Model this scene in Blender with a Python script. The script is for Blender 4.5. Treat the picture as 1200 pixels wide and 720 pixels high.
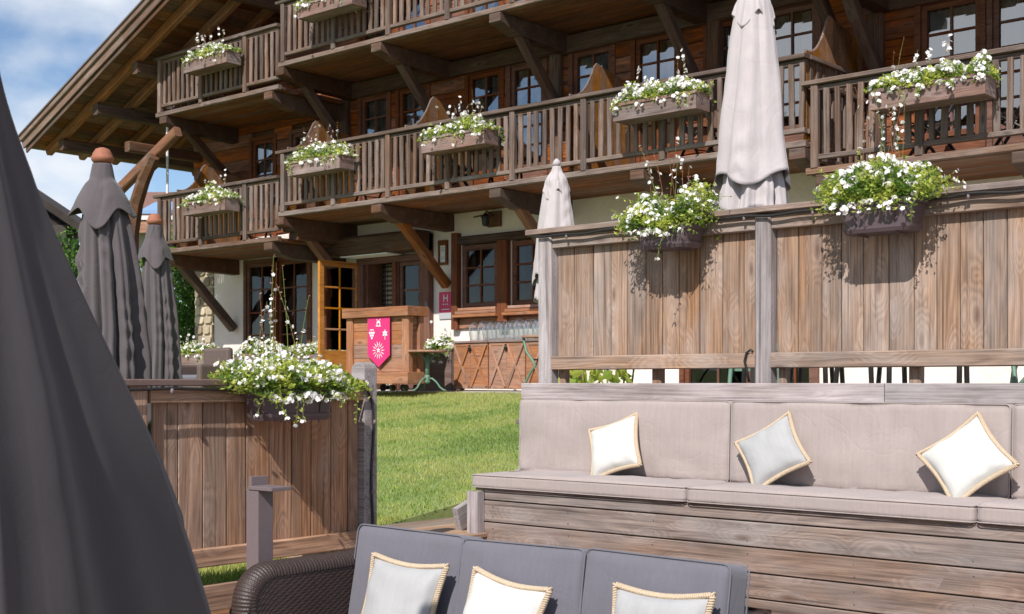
import bpy, math, random
import numpy as np
from mathutils import Vector, Matrix, noise, Euler
R = random.Random(7)
D = bpy.data
scene = bpy.context.scene
for o in list(D.objects): D.objects.remove(o)

# ------------------------------------------------------------------ camera
EYE = 1.55
cam = D.cameras.new('camera'); camo = D.objects.new('camera', cam)
scene.collection.objects.link(camo); scene.camera = camo
cam.sensor_width = 36; cam.lens = 45.0; cam.shift_y = 0.0742
cam.clip_start = 0.1; cam.clip_end = 3000
YAW = math.atan2(1500, 1730)
camo.location = (0, 0, EYE); camo.rotation_euler = (math.radians(90), 0, YAW)
cam.dof.use_dof = True; cam.dof.focus_distance = 8.0; cam.dof.aperture_fstop = 10.0
# ------------------------------------------------------------------ light
SUN = Vector((0.35, -1.0, 1.0)).normalized()
elev = math.asin(SUN.z)
world = D.worlds.new('World'); scene.world = world; world.use_nodes = True
wn = world.node_tree; wn.nodes.clear()
out = wn.nodes.new('ShaderNodeOutputWorld'); bg = wn.nodes.new('ShaderNodeBackground')
sky = wn.nodes.new('ShaderNodeTexSky'); sky.sky_type = 'NISHITA'; sky.sun_disc = False
sky.sun_elevation = elev; sky.sun_rotation = math.atan2(SUN.x, SUN.y)
sky.altitude = 1100; sky.air_density = 1.0; sky.dust_density = 0.0; sky.ozone_density = 2.5
tc = wn.nodes.new('ShaderNodeTexCoord'); mp = wn.nodes.new('ShaderNodeMapping')
mp.inputs['Scale'].default_value = (1.0, 1.0, 1.7); mp.inputs['Location'].default_value = (1.83, 2.36, 6.70)
cn = wn.nodes.new('ShaderNodeTexNoise'); cn.inputs['Scale'].default_value = 3.2; cn.inputs['Detail'].default_value = 9; cn.inputs['Roughness'].default_value = 0.5
cr = wn.nodes.new('ShaderNodeValToRGB'); cr.color_ramp.elements[0].position = 0.465; cr.color_ramp.elements[1].position = 0.58
cm = wn.nodes.new('ShaderNodeMixRGB'); cm.inputs[2].default_value = (6.8, 7.2, 7.8, 1)
wn.links.new(tc.outputs['Generated'], mp.inputs[0]); wn.links.new(mp.outputs[0], cn.inputs['Vector'])
wn.links.new(cn.outputs[0], cr.inputs[0]); wn.links.new(cr.outputs[0], cm.inputs[0])
wn.links.new(sky.outputs[0], cm.inputs[1]); wn.links.new(cm.outputs[0], bg.inputs[0])
bg.inputs[1].default_value = 0.105
wn.links.new(bg.outputs[0], out.inputs[0])
sl = D.lights.new('sun', 'SUN'); slo = D.objects.new('sun', sl); scene.collection.objects.link(slo)
sl.energy = 5.0; sl.angle = math.radians(0.5); sl.color = (1, 0.965, 0.915)
slo.rotation_euler = SUN.to_track_quat('Z', 'Y').to_euler(); slo.location = (5, -10, 20)
scene.view_settings.view_transform = 'Standard'; scene.view_settings.look = 'None'
scene.view_settings.exposure = 0.27; scene.view_settings.gamma = 1
scene.cycles.max_bounces = 8; scene.cycles.transparent_max_bounces = 40

# ------------------------------------------------------------------ helpers
COL = scene.collection
WM = {}
def link(o, parent=None, M=Matrix()):
    COL.objects.link(o); WM[o] = M.copy()
    if parent is not None:
        o.parent = parent; o.matrix_local = WM[parent].inverted() @ M
    else: o.matrix_local = M
    return o
def T(x, y, z): return Matrix.Translation((x, y, z))
def tag(o, label=None, cat=None, group=None, kind=None):
    if label: o['label'] = label
    if cat: o['category'] = cat
    if group: o['group'] = group
    if kind: o['kind'] = kind
    return o
def empty(name, loc, label=None, cat=None, group=None, rz=0):
    o = D.objects.new(name, None); o.empty_display_size = 0.1
    link(o, None, T(*loc) @ Matrix.Rotation(rz, 4, 'Z')); tag(o, label, cat, group)
    return o
def srgb(h):
    h = h.lstrip('#'); c = [int(h[i:i+2], 16)/255 for i in (0, 2, 4)]
    return tuple(((v+0.055)/1.055)**2.4 if v > 0.04045 else v/12.92 for v in c) + (1,)

class MB:
    def __init__(s): s.v = []; s.f = []; s.m = []; s.smooth = False
    def add(s, vs, fs, mi=0):
        n = len(s.v); s.v += [tuple(v) for v in vs]
        for f in fs: s.f.append(tuple(i+n for i in f)); s.m.append(mi)
        return s
    def box(s, x0, y0, z0, x1, y1, z1, mi=0):
        return s.add([(x0,y0,z0),(x1,y0,z0),(x1,y1,z0),(x0,y1,z0),(x0,y0,z1),(x1,y0,z1),(x1,y1,z1),(x0,y1,z1)],
                     [(0,3,2,1),(4,5,6,7),(0,1,5,4),(1,2,6,5),(2,3,7,6),(3,0,4,7)], mi)
    def tube(s, pts, r, n=8, mi=0, close=False):
        pts = [Vector(p) for p in pts]; rs = r if isinstance(r, (list, tuple)) else [r]*len(pts)
        rings = []; N = len(pts); ref = None
        for i, p in enumerate(pts):
            if close: d = pts[(i+1) % N] - pts[i-1]
            else: d = (pts[min(i+1, N-1)] - pts[max(i-1, 0)])
            d.normalize()
            if ref is None: ref = d.orthogonal().normalized()
            ref = (ref - d*ref.dot(d)); ref = ref.normalized() if ref.length > 1e-6 else d.orthogonal().normalized()
            b = d.cross(ref)
            rings.append([p + (ref*math.cos(2*math.pi*k/n) + b*math.sin(2*math.pi*k/n))*rs[i] for k in range(n)])
        vs = [v for rg in rings for v in rg]; fs = []
        for i in range(N if close else N-1):
            j = (i+1) % N
            for k in range(n): fs.append((i*n+k, i*n+(k+1) % n, j*n+(k+1) % n, j*n+k))
        if not close: fs += [tuple(range(n))[::-1], tuple((N-1)*n+k for k in range(n))]
        return s.add(vs, fs, mi)
    def lathe(s, prof, c=(0,0,0), n=20, mi=0, sx=1, sy=1):
        vs = [(c[0]+r*sx*math.cos(2*math.pi*k/n), c[1]+r*sy*math.sin(2*math.pi*k/n), c[2]+z) for z, r in prof for k in range(n)]
        fs = [(i*n+k, i*n+(k+1) % n, (i+1)*n+(k+1) % n, (i+1)*n+k) for i in range(len(prof)-1) for k in range(n)]
        fs += [tuple(range(n))[::-1], tuple((len(prof)-1)*n+k for k in range(n))]
        return s.add(vs, fs, mi)
    def prism(s, poly, axis, a, b, mi=0):
        # poly: 2D outline, extruded along axis from a to b
        def q(p, t): return {'x': (t, p[0], p[1]), 'y': (p[0], t, p[1]), 'z': (p[0], p[1], t)}[axis]
        n = len(poly)
        return s.add([q(p, a) for p in poly]+[q(p, b) for p in poly],
                     [tuple(range(n)), tuple(range(2*n-1, n-1, -1))]+[(i, n+i, n+(i+1) % n, (i+1) % n) for i in range(n)], mi)
    def mesh(s, name, mats, smooth=False, bevel=0):
        me = D.meshes.new(name); me.from_pydata(s.v, [], s.f); 
        for m in (mats if isinstance(mats, (list, tuple)) else [mats]): me.materials.append(m)
        if max(s.m, default=0) > 0: me.polygons.foreach_set('material_index', s.m)
        if smooth: me.polygons.foreach_set('use_smooth', [True]*len(s.f))
        me.update(); return me
    def build(s, name, mats, parent=None, M=None, smooth=False, bevel=0, at=None):
        # vertices are in world space; 'at' gives the origin
        M = M or (T(*at) if at else (WM[parent] if parent is not None else Matrix()))
        Mi = M.inverted(); s.v = [tuple(Mi @ Vector(v)) for v in s.v]
        me = s.mesh(name, mats, smooth); o = D.objects.new(name, me); link(o, parent, M)
        if bevel:
            md = o.modifiers.new('bevel', 'BEVEL'); md.width = bevel; md.segments = 2; md.limit_method = 'ANGLE'
        return o

_bc = {}
def board_mesh(L, w, t, mat, name, rough=0.0):
    key = (round(L, 3), round(w, 3), round(t, 3), mat.name, name, rough)
    if key in _bc: return _bc[key]
    c = min(w, t)*0.14; h, k = w/2, t/2
    sec = [(-h+c,-k),(h-c,-k),(h,-k+c),(h,k-c),(h-c,k),(-h+c,k),(-h,k-c),(-h,-k+c)]
    m = MB(); xs = [-L/2, L/2] if not rough else [-L/2+L*i/4 for i in range(5)]
    vs = []
    for i, x in enumerate(xs):
        for (a, b) in sec:
            j = rough*(0.5-R.random()) if rough else 0; q = rough*(0.5-R.random()) if rough else 0
            vs.append((x, a+j, b+q))
    fs = [(i*8+a, (i+1)*8+a, (i+1)*8+(a+1) % 8, i*8+(a+1) % 8) for i in range(len(xs)-1) for a in range(8)]
    n = (len(xs)-1)*8
    fs += [tuple(range(8)), tuple(n+7-i for i in range(8))]
    m.add(vs, fs); me = m.mesh(name, mat); _bc[key] = me
    return me
def board(name, parent, mat, a, b, w, t, up=(0,0,1), rough=0.0, label=None):
    """a board from a to b; w = width across, t = thickness along 'up'"""
    a = Vector(a); b = Vector(b); X = (b-a); L = X.length; X.normalize(); U = Vector(up)
    Z = (U - X*U.dot(X)).normalized(); Y = Z.cross(X)
    M = Matrix.Translation((a+b)/2) @ Matrix((X, Y, Z)).transposed().to_4x4()
    o = D.objects.new(name, board_mesh(L, w, t, mat, name, rough)); link(o, parent, M)
    if label: o['label'] = label
    return o

# ------------------------------------------------------------------ materials
def newmat(name):
    m = D.materials.new(name); m.use_nodes = True; nt = m.node_tree
    return m, nt, nt.nodes['Principled BSDF']
def N(nt, t, **kw):
    n = nt.nodes.new(t)
    for k, v in kw.items():
        if k in n.inputs: n.inputs[k].default_value = v
        else: setattr(n, k, v)
    return n
def simple(name, col, rough=0.6, metal=0, var=0.0, scale=20, bump=0, spec=None):
    m, nt, b = newmat(name); c = srgb(col) if isinstance(col, str) else col
    b.inputs['Base Color'].default_value = c; b.inputs['Roughness'].default_value = rough; b.inputs['Metallic'].default_value = metal
    if spec is not None: b.inputs['Specular IOR Level'].default_value = spec
    if var or bump:
        co = N(nt, 'ShaderNodeTexCoord'); no = N(nt, 'ShaderNodeTexNoise', Scale=scale, Detail=6, Roughness=0.6)
        nt.links.new(co.outputs['Object'], no.inputs['Vector'])
        if var:
            r = N(nt, 'ShaderNodeValToRGB'); r.color_ramp.elements[0].position = 0.3; r.color_ramp.elements[1].position = 0.7
            r.color_ramp.elements[0].color = tuple(v*(1-var) for v in c[:3])+(1,); r.color_ramp.elements[1].color = tuple(min(1, v*(1+var)) for v in c[:3])+(1,)
            nt.links.new(no.outputs[0], r.inputs[0]); nt.links.new(r.outputs[0], b.inputs['Base Color'])
        if bump:
            bu = N(nt, 'ShaderNodeBump', Strength=bump, Distance=0.01); nt.links.new(no.outputs[0], bu.inputs['Height']); nt.links.new(bu.outputs[0], b.inputs['Normal'])
    return m
def wood(name, light, dark, grey=None, gamt=0.0, knot=0.6, rough=0.75, fine=1.0, var=0.22, bump=0.35, kcol=None, ring=0.27):
    """grain runs along each board's own X axis; every board differs by its random number"""
    m, nt, b = newmat(name); L = nt.links.new
    co = N(nt, 'ShaderNodeTexCoord'); oi = N(nt, 'ShaderNodeObjectInfo')
    off = N(nt, 'ShaderNodeMath', operation='MULTIPLY'); off.inputs[1].default_value = 37.0; L(oi.outputs['Random'], off.inputs[0])
    cb = N(nt, 'ShaderNodeCombineXYZ'); L(off.outputs[0], cb.inputs[0]); L(off.outputs[0], cb.inputs[1]); L(off.outputs[0], cb.inputs[2])
    ad = N(nt, 'ShaderNodeVectorMath', operation='ADD'); L(co.outputs['Object'], ad.inputs[0]); L(cb.outputs[0], ad.inputs[1])
    # knots
    mk = N(nt, 'ShaderNodeMapping'); mk.inputs['Scale'].default_value = (2.9, 9.5, 9.5); L(ad.outputs[0], mk.inputs[0])
    vo = N(nt, 'ShaderNodeTexVoronoi', Scale=1.0); vo.inputs['Randomness'].default_value = 0.9; L(mk.outputs[0], vo.inputs['Vector'])
    sp = N(nt, 'ShaderNodeSeparateColor'); L(vo.outputs['Color'], sp.inputs[0])
    pick = N(nt, 'ShaderNodeMath', operation='GREATER_THAN'); pick.inputs[1].default_value = 1-knot*0.85; L(sp.outputs[0], pick.inputs[0])
    kd = N(nt, 'ShaderNodeMapRange'); kd.inputs['From Min'].default_value = 0.06; kd.inputs['From Max'].default_value = 0.24
    kd.inputs['To Min'].default_value = 1; kd.inputs['To Max'].default_value = 0; L(vo.outputs['Distance'], kd.inputs[0])
    km = N(nt, 'ShaderNodeMath', operation='MULTIPLY'); L(kd.outputs[0], km.inputs[0]); L(pick.outputs[0], km.inputs[1])
    kw = N(nt, 'ShaderNodeMapRange'); kw.inputs['From Min'].default_value = 0.1; kw.inputs['From Max'].default_value = 0.62
    kw.inputs['To Min'].default_value = 1; kw.inputs['To Max'].default_value = 0; L(vo.outputs['Distance'], kw.inputs[0])
    kwm = N(nt, 'ShaderNodeMath', operation='MULTIPLY'); L(kw.outputs[0], kwm.inputs[0]); L(pick.outputs[0], kwm.inputs[1])
    # cathedral rings
    mr = N(nt, 'ShaderNodeMapping'); mr.inputs['Scale'].default_value = (0.55, 7, 7); L(ad.outputs[0], mr.inputs[0])
    nr = N(nt, 'ShaderNodeTexNoise', Scale=1.0, Detail=2.0, Roughness=0.45); L(mr.outputs[0], nr.inputs['Vector'])
    a1 = N(nt, 'ShaderNodeMath', operation='MULTIPLY_ADD'); a1.inputs[1].default_value = 13*fine; L(nr.outputs[0], a1.inputs[0])
    k2 = N(nt, 'ShaderNodeMath', operation='MULTIPLY'); k2.inputs[1].default_value = 4.5; L(kwm.outputs[0], k2.inputs[0]); L(k2.outputs[0], a1.inputs[2])
    pp = N(nt, 'ShaderNodeMath', operation='PINGPONG'); pp.inputs[1].default_value = 0.5; L(a1.outputs[0], pp.inputs[0])
    pw = N(nt, 'ShaderNodeMapRange'); pw.inputs['From Min'].default_value = 0.0; pw.inputs['From Max'].default_value = 0.5; L(pp.outputs[0], pw.inputs[0])
    # fine streaks
    mf = N(nt, 'ShaderNodeMapping'); mf.inputs['Scale'].default_value = (1.6, 90, 90); L(ad.outputs[0], mf.inputs[0])
    nf = N(nt, 'ShaderNodeTexNoise', Scale=1.0, Detail=5.0, Roughness=0.65); L(mf.outputs[0], nf.inputs['Vector'])
    mx = N(nt, 'ShaderNodeMath', operation='MULTIPLY_ADD'); mx.inputs[1].default_value = ring; L(pw.outputs[0], mx.inputs[0])
    s2 = N(nt, 'ShaderNodeMapRange'); s2.inputs['From Min'].default_value = 0.3; s2.inputs['From Max'].default_value = 0.7; s2.inputs['To Max'].default_value = 1.05-ring; L(nf.outputs[0], s2.inputs[0])
    L(s2.outputs[0], mx.inputs[2])
    cr = N(nt, 'ShaderNodeValToRGB'); cr.color_ramp.elements[0].position = 0.05; cr.color_ramp.elements[0].color = srgb(dark); cr.color_ramp.elements[1].position = 0.95; cr.color_ramp.elements[1].color = srgb(light)
    L(mx.outputs[0], cr.inputs[0]); last = cr.outputs[0]
    if grey:
        ng = N(nt, 'ShaderNodeMapping'); ng.inputs['Scale'].default_value = (1.1, 4.5, 4.5); L(ad.outputs[0], ng.inputs[0])
        n2 = N(nt, 'ShaderNodeTexNoise', Scale=1.3, Detail=5.0, Roughness=0.6); L(ng.outputs[0], n2.inputs['Vector'])
        g = N(nt, 'ShaderNodeMapRange'); g.inputs['From Min'].default_value = 0.35; g.inputs['From Max'].default_value = 0.65; g.inputs['To Max'].default_value = 0.9
        L(n2.outputs[0], g.inputs[0])
        ga = N(nt, 'ShaderNodeMath', operation='ADD', use_clamp=True); ga.inputs[1].default_value = gamt-0.5; L(g.outputs[0], ga.inputs[0])
        gs = N(nt, 'ShaderNodeMath', operation='MULTIPLY'); gs.inputs[1].default_value = 0.85; L(ga.outputs[0], gs.inputs[0])
        gm = N(nt, 'ShaderNodeMixRGB', blend_type='MIX'); gc = N(nt, 'ShaderNodeMixRGB', blend_type='MIX')
        gc.inputs[1].default_value = tuple(v*0.62 for v in srgb(grey)[:3])+(1,); gc.inputs[2].default_value = srgb(grey); L(mx.outputs[0], gc.inputs[0])
        L(gs.outputs[0], gm.inputs[0]); L(last, gm.inputs[1]); L(gc.outputs[0], gm.inputs[2]); last = gm.outputs[0]
    # pale halo round each knot, fine cracks and broad water stains
    hl = N(nt, 'ShaderNodeMath', operation='MULTIPLY'); hl.inputs[1].default_value = 0.38; L(kwm.outputs[0], hl.inputs[0])
    hm_ = N(nt, 'ShaderNodeMixRGB'); hm_.inputs[2].default_value = tuple(min(1, v*1.25+0.06) for v in srgb(grey or light)[:3])+(1,); L(hl.outputs[0], hm_.inputs[0]); L(last, hm_.inputs[1]); last = hm_.outputs[0]
    mc = N(nt, 'ShaderNodeMapping'); mc.inputs['Scale'].default_value = (0.9, 42, 42); L(ad.outputs[0], mc.inputs[0])
    nc = N(nt, 'ShaderNodeTexNoise', Scale=1.0, Detail=3.0, Roughness=0.5); L(mc.outputs[0], nc.inputs['Vector'])
    rc_ = N(nt, 'ShaderNodeMapRange'); rc_.inputs['From Min'].default_value = 0.60; rc_.inputs['From Max'].default_value = 0.70; rc_.inputs['To Max'].default_value = 0.62; L(nc.outputs[0], rc_.inputs[0])
    cm_ = N(nt, 'ShaderNodeMixRGB'); cm_.inputs[2].default_value = tuple(v*0.5 for v in srgb(dark)[:3])+(1,); L(rc_.outputs[0], cm_.inputs[0]); L(last, cm_.inputs[1]); last = cm_.outputs[0]
    mw = N(nt, 'ShaderNodeMapping'); mw.inputs['Scale'].default_value = (1.6, 5, 5); L(ad.outputs[0], mw.inputs[0])
    nw = N(nt, 'ShaderNodeTexNoise', Scale=1.0, Detail=6.0, Roughness=0.7); L(mw.outputs[0], nw.inputs['Vector'])
    rw_ = N(nt, 'ShaderNodeMapRange'); rw_.inputs['From Min'].default_value = 0.3; rw_.inputs['From Max'].default_value = 0.7; rw_.inputs['To Min'].default_value = 0.72; rw_.inputs['To Max'].default_value = 1.22; L(nw.outputs[0], rw_.inputs[0])
    sw_ = N(nt, 'ShaderNodeVectorMath', operation='SCALE'); L(last, sw_.inputs[0]); L(rw_.outputs[0], sw_.inputs['Scale']); last = sw_.outputs[0]
    # knot colour
    kc = N(nt, 'ShaderNodeMixRGB'); kc.inputs[2].default_value = srgb(kcol) if kcol else tuple(v*0.45 for v in srgb(dark)[:3])+(1,)
    kf = N(nt, 'ShaderNodeMath', operation='MULTIPLY'); kf.inputs[1].default_value = 0.75; L(km.outputs[0], kf.inputs[0]); L(kf.outputs[0], kc.inputs[0]); L(last, kc.inputs[1]); last = kc.outputs[0]
    hv = N(nt, 'ShaderNodeHueSaturation'); vr = N(nt, 'ShaderNodeMapRange'); vr.inputs['To Min'].default_value = 1-var*1.1; vr.inputs['To Max'].default_value = 1+var
    L(oi.outputs['Random'], vr.inputs[0]); L(vr.outputs[0], hv.inputs['Value'])
    fr_ = N(nt, 'ShaderNodeMath', operation='MULTIPLY'); fr_.inputs[1].default_value = 7.37; L(oi.outputs['Random'], fr_.inputs[0]); fq = N(nt, 'ShaderNodeMath', operation='FRACT'); L(fr_.outputs[0], fq.inputs[0])
    sr = N(nt, 'ShaderNodeMapRange'); sr.inputs['To Min'].default_value = 0.78; sr.inputs['To Max'].default_value = 1.18; L(fq.outputs[0], sr.inputs[0]); L(sr.outputs[0], hv.inputs['Saturation']); L(last, hv.inputs['Color'])
    L(hv.outputs[0], b.inputs['Base Color']); b.inputs['Roughness'].default_value = rough; b.inputs['Specular IOR Level'].default_value = 0.3
    bu = N(nt, 'ShaderNodeBump', Strength=bump, Distance=0.004); L(mx.outputs[0], bu.inputs['Height']); L(bu.outputs[0], b.inputs['Normal'])
    return m
def fabric(name, col, var=0.06, weave=900, wr=0.25, rough=0.9, sheen=0.2):
    m, nt, b = newmat(name); L = nt.links.new; c = srgb(col)
    co = N(nt, 'ShaderNodeTexCoord'); n1 = N(nt, 'ShaderNodeTexNoise', Scale=6.0, Detail=4.0); L(co.outputs['Object'], n1.inputs['Vector'])
    w1 = N(nt, 'ShaderNodeTexNoise', Scale=weave/4, Detail=2.0); L(co.outputs['Object'], w1.inputs['Vector'])
    ms = N(nt, 'ShaderNodeMapping'); ms.inputs['Scale'].default_value = (60, 60, 3); L(co.outputs['Object'], ms.inputs[0])
    n3 = N(nt, 'ShaderNodeTexNoise', Scale=1.0, Detail=3.0); L(ms.outputs[0], n3.inputs['Vector'])
    av = N(nt, 'ShaderNodeMath', operation='ADD'); L(n1.outputs[0], av.inputs[0]); L(w1.outputs[0], av.inputs[1])
    av2 = N(nt, 'ShaderNodeMath', operation='ADD'); L(av.outputs[0], av2.inputs[0]); L(n3.outputs[0], av2.inputs[1])
    r = N(nt, 'ShaderNodeMapRange'); r.inputs['From Min'].default_value = 1.1; r.inputs['From Max'].default_value = 1.9; r.inputs['To Min'].default_value = 1-var*1.6; r.inputs['To Max'].default_value = 1+var*1.2
    L(av2.outputs[0], r.inputs[0]); mm = N(nt, 'ShaderNodeVectorMath', operation='SCALE'); mm.inputs[0].default_value = c[:3]; L(r.outputs[0], mm.inputs['Scale'])
    L(mm.outputs[0], b.inputs['Base Color']); b.inputs['Roughness'].default_value = rough; b.inputs['Sheen Weight'].default_value = sheen; b.inputs['Specular IOR Level'].default_value = 0.15
    n4 = N(nt, 'ShaderNodeTexNoise', Scale=3.3, Detail=3.0, Distortion=1.2); L(co.outputs['Object'], n4.inputs['Vector'])
    f1 = N(nt, 'ShaderNodeMath', operation='SUBTRACT'); f1.inputs[1].default_value = 0.5; L(n4.outputs[0], f1.inputs[0]); f2 = N(nt, 'ShaderNodeMath', operation='ABSOLUTE'); L(f1.outputs[0], f2.inputs[0])
    f3 = N(nt, 'ShaderNodeMapRange'); f3.inputs['From Max'].default_value = 0.05; L(f2.outputs[0], f3.inputs[0]); f4 = N(nt, 'ShaderNodeMath', operation='MULTIPLY_ADD'); f4.inputs[1].default_value = 0.16; L(f3.outputs[0], f4.inputs[0]); L(n1.outputs[0], f4.inputs[2])
    bu = N(nt, 'ShaderNodeBump', Strength=wr, Distance=0.02); L(f4.outputs[0], bu.inputs['Height'])
    b2 = N(nt, 'ShaderNodeBump', Strength=0.3, Distance=0.001); L(w1.outputs[0], b2.inputs['Height']); L(bu.outputs[0], b2.inputs['Normal']); L(b2.outputs[0], b.inputs['Normal'])
    return m
def leafmat(name, col, trans=0.45):
    m, nt, b = newmat(name); c = srgb(col)
    b.inputs['Base Color'].default_value = c; b.inputs['Roughness'].default_value = 0.55; b.inputs['Specular IOR Level'].default_value = 0.3
    tr = N(nt, 'ShaderNodeBsdfTranslucent'); tr.inputs[0].default_value = tuple(min(1, v*1.3) for v in c[:3])+(1,)
    mx = N(nt, 'ShaderNodeMixShader'); mx.inputs[0].default_value = trans
    nt.links.new(b.outputs[0], mx.inputs[1]); nt.links.new(tr.outputs[0], mx.inputs[2]); nt.links.new(mx.outputs[0], nt.nodes['Material Output'].inputs[0])
    return m
M_fence = wood('fence_wood', '#ab8b72', '#624839', '#988a82', 0.46, knot=0.66, kcol='#5a4238', ring=0.34, var=0.14)
M_grey = wood('grey_wood', '#a39794', '#6f625f', '#b0a7a8', 0.55, knot=0.5, kcol='#cfc7c6', var=0.12)
M_left = wood('brown_fence_wood', '#b88c6c', '#6a4a37', '#987f70', 0.30, knot=0.6, kcol='#4e3325', ring=0.34, var=0.15)
M_bench = wood('bench_wood', '#a28a7b', '#57453d', '#8f8480', 0.5, knot=0.6, kcol='#584034', var=0.10)
M_bal = wood('weathered_baluster_wood', '#806757', '#41312a', '#82736d', 0.42, knot=0.2, var=0.3)
M_box = wood('box_wood', '#8f7268', '#5a443c', '#8a7b78', 0.5, knot=0.4)
M_dark = wood('old_larch_wood', '#ad5f2e', '#3c1f11', '#5c4033', 0.28, knot=0.4, var=0.22)
M_beam = wood('dark_beam_wood', '#70503c', '#33211a', '#5e4e45', 0.38, knot=0.3)
M_rafter = wood('rafter_wood', '#a06b47', '#52321f', '#7a5d4b', 0.25, knot=0.3)
M_roofb = wood('roof_board_wood', '#8f5c3c', '#43281a', '#6b5446', 0.3, knot=0.5, var=0.3)
M_soffit = wood('soffit_wood', '#9c6440', '#4f2e1a', '#6b5344', 0.4, knot=0.5, var=0.15)
M_frame = wood('window_wood', '#7e4f38', '#532f20', None, 0, knot=0.1, var=0.08)
M_honey = wood('honey_door_wood', '#c78843', '#9a602a', None, 0, knot=0.2, var=0.06)
M_count = wood('counter_wood', '#b07f60', '#815540', '#9a7866', 0.2, knot=0.5, var=0.08)
M_part = wood('partition_wood', '#a0703f', '#6b4526', '#7a5c48', 0.3, knot=0.4)
M_verge = wood('verge_wood', '#86695a', '#4c3a31', '#85776f', 0.40, knot=0.2)
M_deck = wood('deck_wood', '#a88a72', '#76604f', '#9c8d80', 0.4, knot=0.3)
M_taupe = fabric('taupe_cushion_fabric', '#9e918d')
M_char = fabric('charcoal_cushion_fabric', '#66646c', var=0.05)
M_umb = fabric('grey_parasol_fabric', '#575052', var=0.05, wr=0.2)
M_umbf = fabric('shaded_parasol_fabric', '#423e41', var=0.05, wr=0.03)  # grey parasol cloth again, darkened so its colour carries the shaded side
M_beige = fabric('pale_parasol_fabric', '#b0a7a7', var=0.06, wr=0.2)
M_white = fabric('white_linen', '#c2c0bb', var=0.03, wr=0.12)
M_blue = fabric('pale_grey_linen', '#a09f9f', var=0.04, wr=0.12)
M_jute = simple('jute', '#c0ac93', 0.9, var=0.2, scale=150, bump=0.5)
M_wicker = simple('brown_wicker', '#372a26', 0.5, var=0.25, scale=60)
M_plast = simple('brown_plastic', '#54464a', 0.5, var=0.06, scale=30)
M_metal = simple('taupe_metal', '#6d6062', 0.55, var=0.05, scale=40, bump=0.05)
M_black = simple('black_metal', '#211f1e', 0.45)
M_green = simple('green_iron', '#5d7a68', 0.5, var=0.1, scale=60)
M_chrome = simple('bare_steel', '#b9b9bc', 0.3, metal=1)
M_terra = simple('terracotta', '#925b44', 0.75, var=0.1, scale=25, bump=0.1)
M_stone = simple('stone_wall', '#a3917c', 0.9, var=0.3, scale=6, bump=0.9)
M_slate = simple('dark_roofing', '#3a322e', 0.8, var=0.3, scale=12)
M_red = simple('brown_roof_tiles', '#7a584c', 0.8, var=0.2, scale=14)
M_pink = simple('pink_cloth', '#c62a6b', 0.8, var=0.04, scale=30)
M_signr = simple('crimson_plate', '#c41e54', 0.4)
M_signw = simple('white_plate', '#d8d8d8', 0.5)
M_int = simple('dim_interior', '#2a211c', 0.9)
M_curt = fabric('net_curtain', '#d5d3d0', var=0.03)
M_leaves = [leafmat('leaf_mid', '#8ba042', 0.5), leafmat('leaf_light', '#bcc25e', 0.5), leafmat('leaf_deep', '#5c7a32', 0.5)]
M_tree = [leafmat('tree_leaf', '#4d7030'), leafmat('tree_leaf_light', '#76953c'), leafmat('tree_leaf_deep', '#37542a')]
M_petal = leafmat('white_petal', '#eeeae8', 0.3)
M_bud = leafmat('pink_bud', '#b98078', 0.3)
M_stem = leafmat('flower_stem_green', '#7f8a4a', 0.2)
M_stemr = leafmat('flower_stem_reddish', '#8a6240', 0.2)
def plaster_mat():
    m, nt, b = newmat('white_plaster'); L = nt.links.new
    co = N(nt, 'ShaderNodeTexCoord'); n = N(nt, 'ShaderNodeTexNoise', Scale=1.2, Detail=8.0, Roughness=0.6); L(co.outputs['Object'], n.inputs['Vector'])
    r = N(nt, 'ShaderNodeValToRGB'); r.color_ramp.elements[0].position = 0.3; r.color_ramp.elements[1].position = 0.75
    r.color_ramp.elements[0].color = srgb('#d8c9be'); r.color_ramp.elements[1].color = srgb('#e8dfd9'); L(n.outputs[0], r.inputs[0]); L(r.outputs[0], b.inputs['Base Color'])
    n2 = N(nt, 'ShaderNodeTexNoise', Scale=14.0, Detail=5.0); L(co.outputs['Object'], n2.inputs['Vector'])
    bu = N(nt, 'ShaderNodeBump', Strength=0.6, Distance=0.02); L(n2.outputs[0], bu.inputs['Height']); L(bu.outputs[0], b.inputs['Normal']); b.inputs['Roughness'].default_value = 0.9
    return m
M_plaster = plaster_mat()
def clear_mat():
    m = D.materials.new('clear_glass'); m.use_nodes = True; nt = m.node_tree; nt.nodes.clear(); L = nt.links.new
    o = N(nt, 'ShaderNodeOutputMaterial'); mx = N(nt, 'ShaderNodeMixShader'); lw = N(nt, 'ShaderNodeLayerWeight'); lw.inputs[0].default_value = 0.35
    mr = N(nt, 'ShaderNodeMapRange'); mr.inputs['To Min'].default_value = 0.05; mr.inputs['To Max'].default_value = 0.75; L(lw.outputs['Facing'], mr.inputs[0])
    g = N(nt, 'ShaderNodeBsdfGlossy', Roughness=0.02); g.inputs[0].default_value = (.95, .97, 1, 1); t = N(nt, 'ShaderNodeBsdfTransparent'); t.inputs[0].default_value = (0.96, 0.97, 0.97, 1)
    L(mr.outputs[0], mx.inputs[0]); L(t.outputs[0], mx.inputs[1]); L(g.outputs[0], mx.inputs[2]); L(mx.outputs[0], o.inputs[0]); return m
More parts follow.
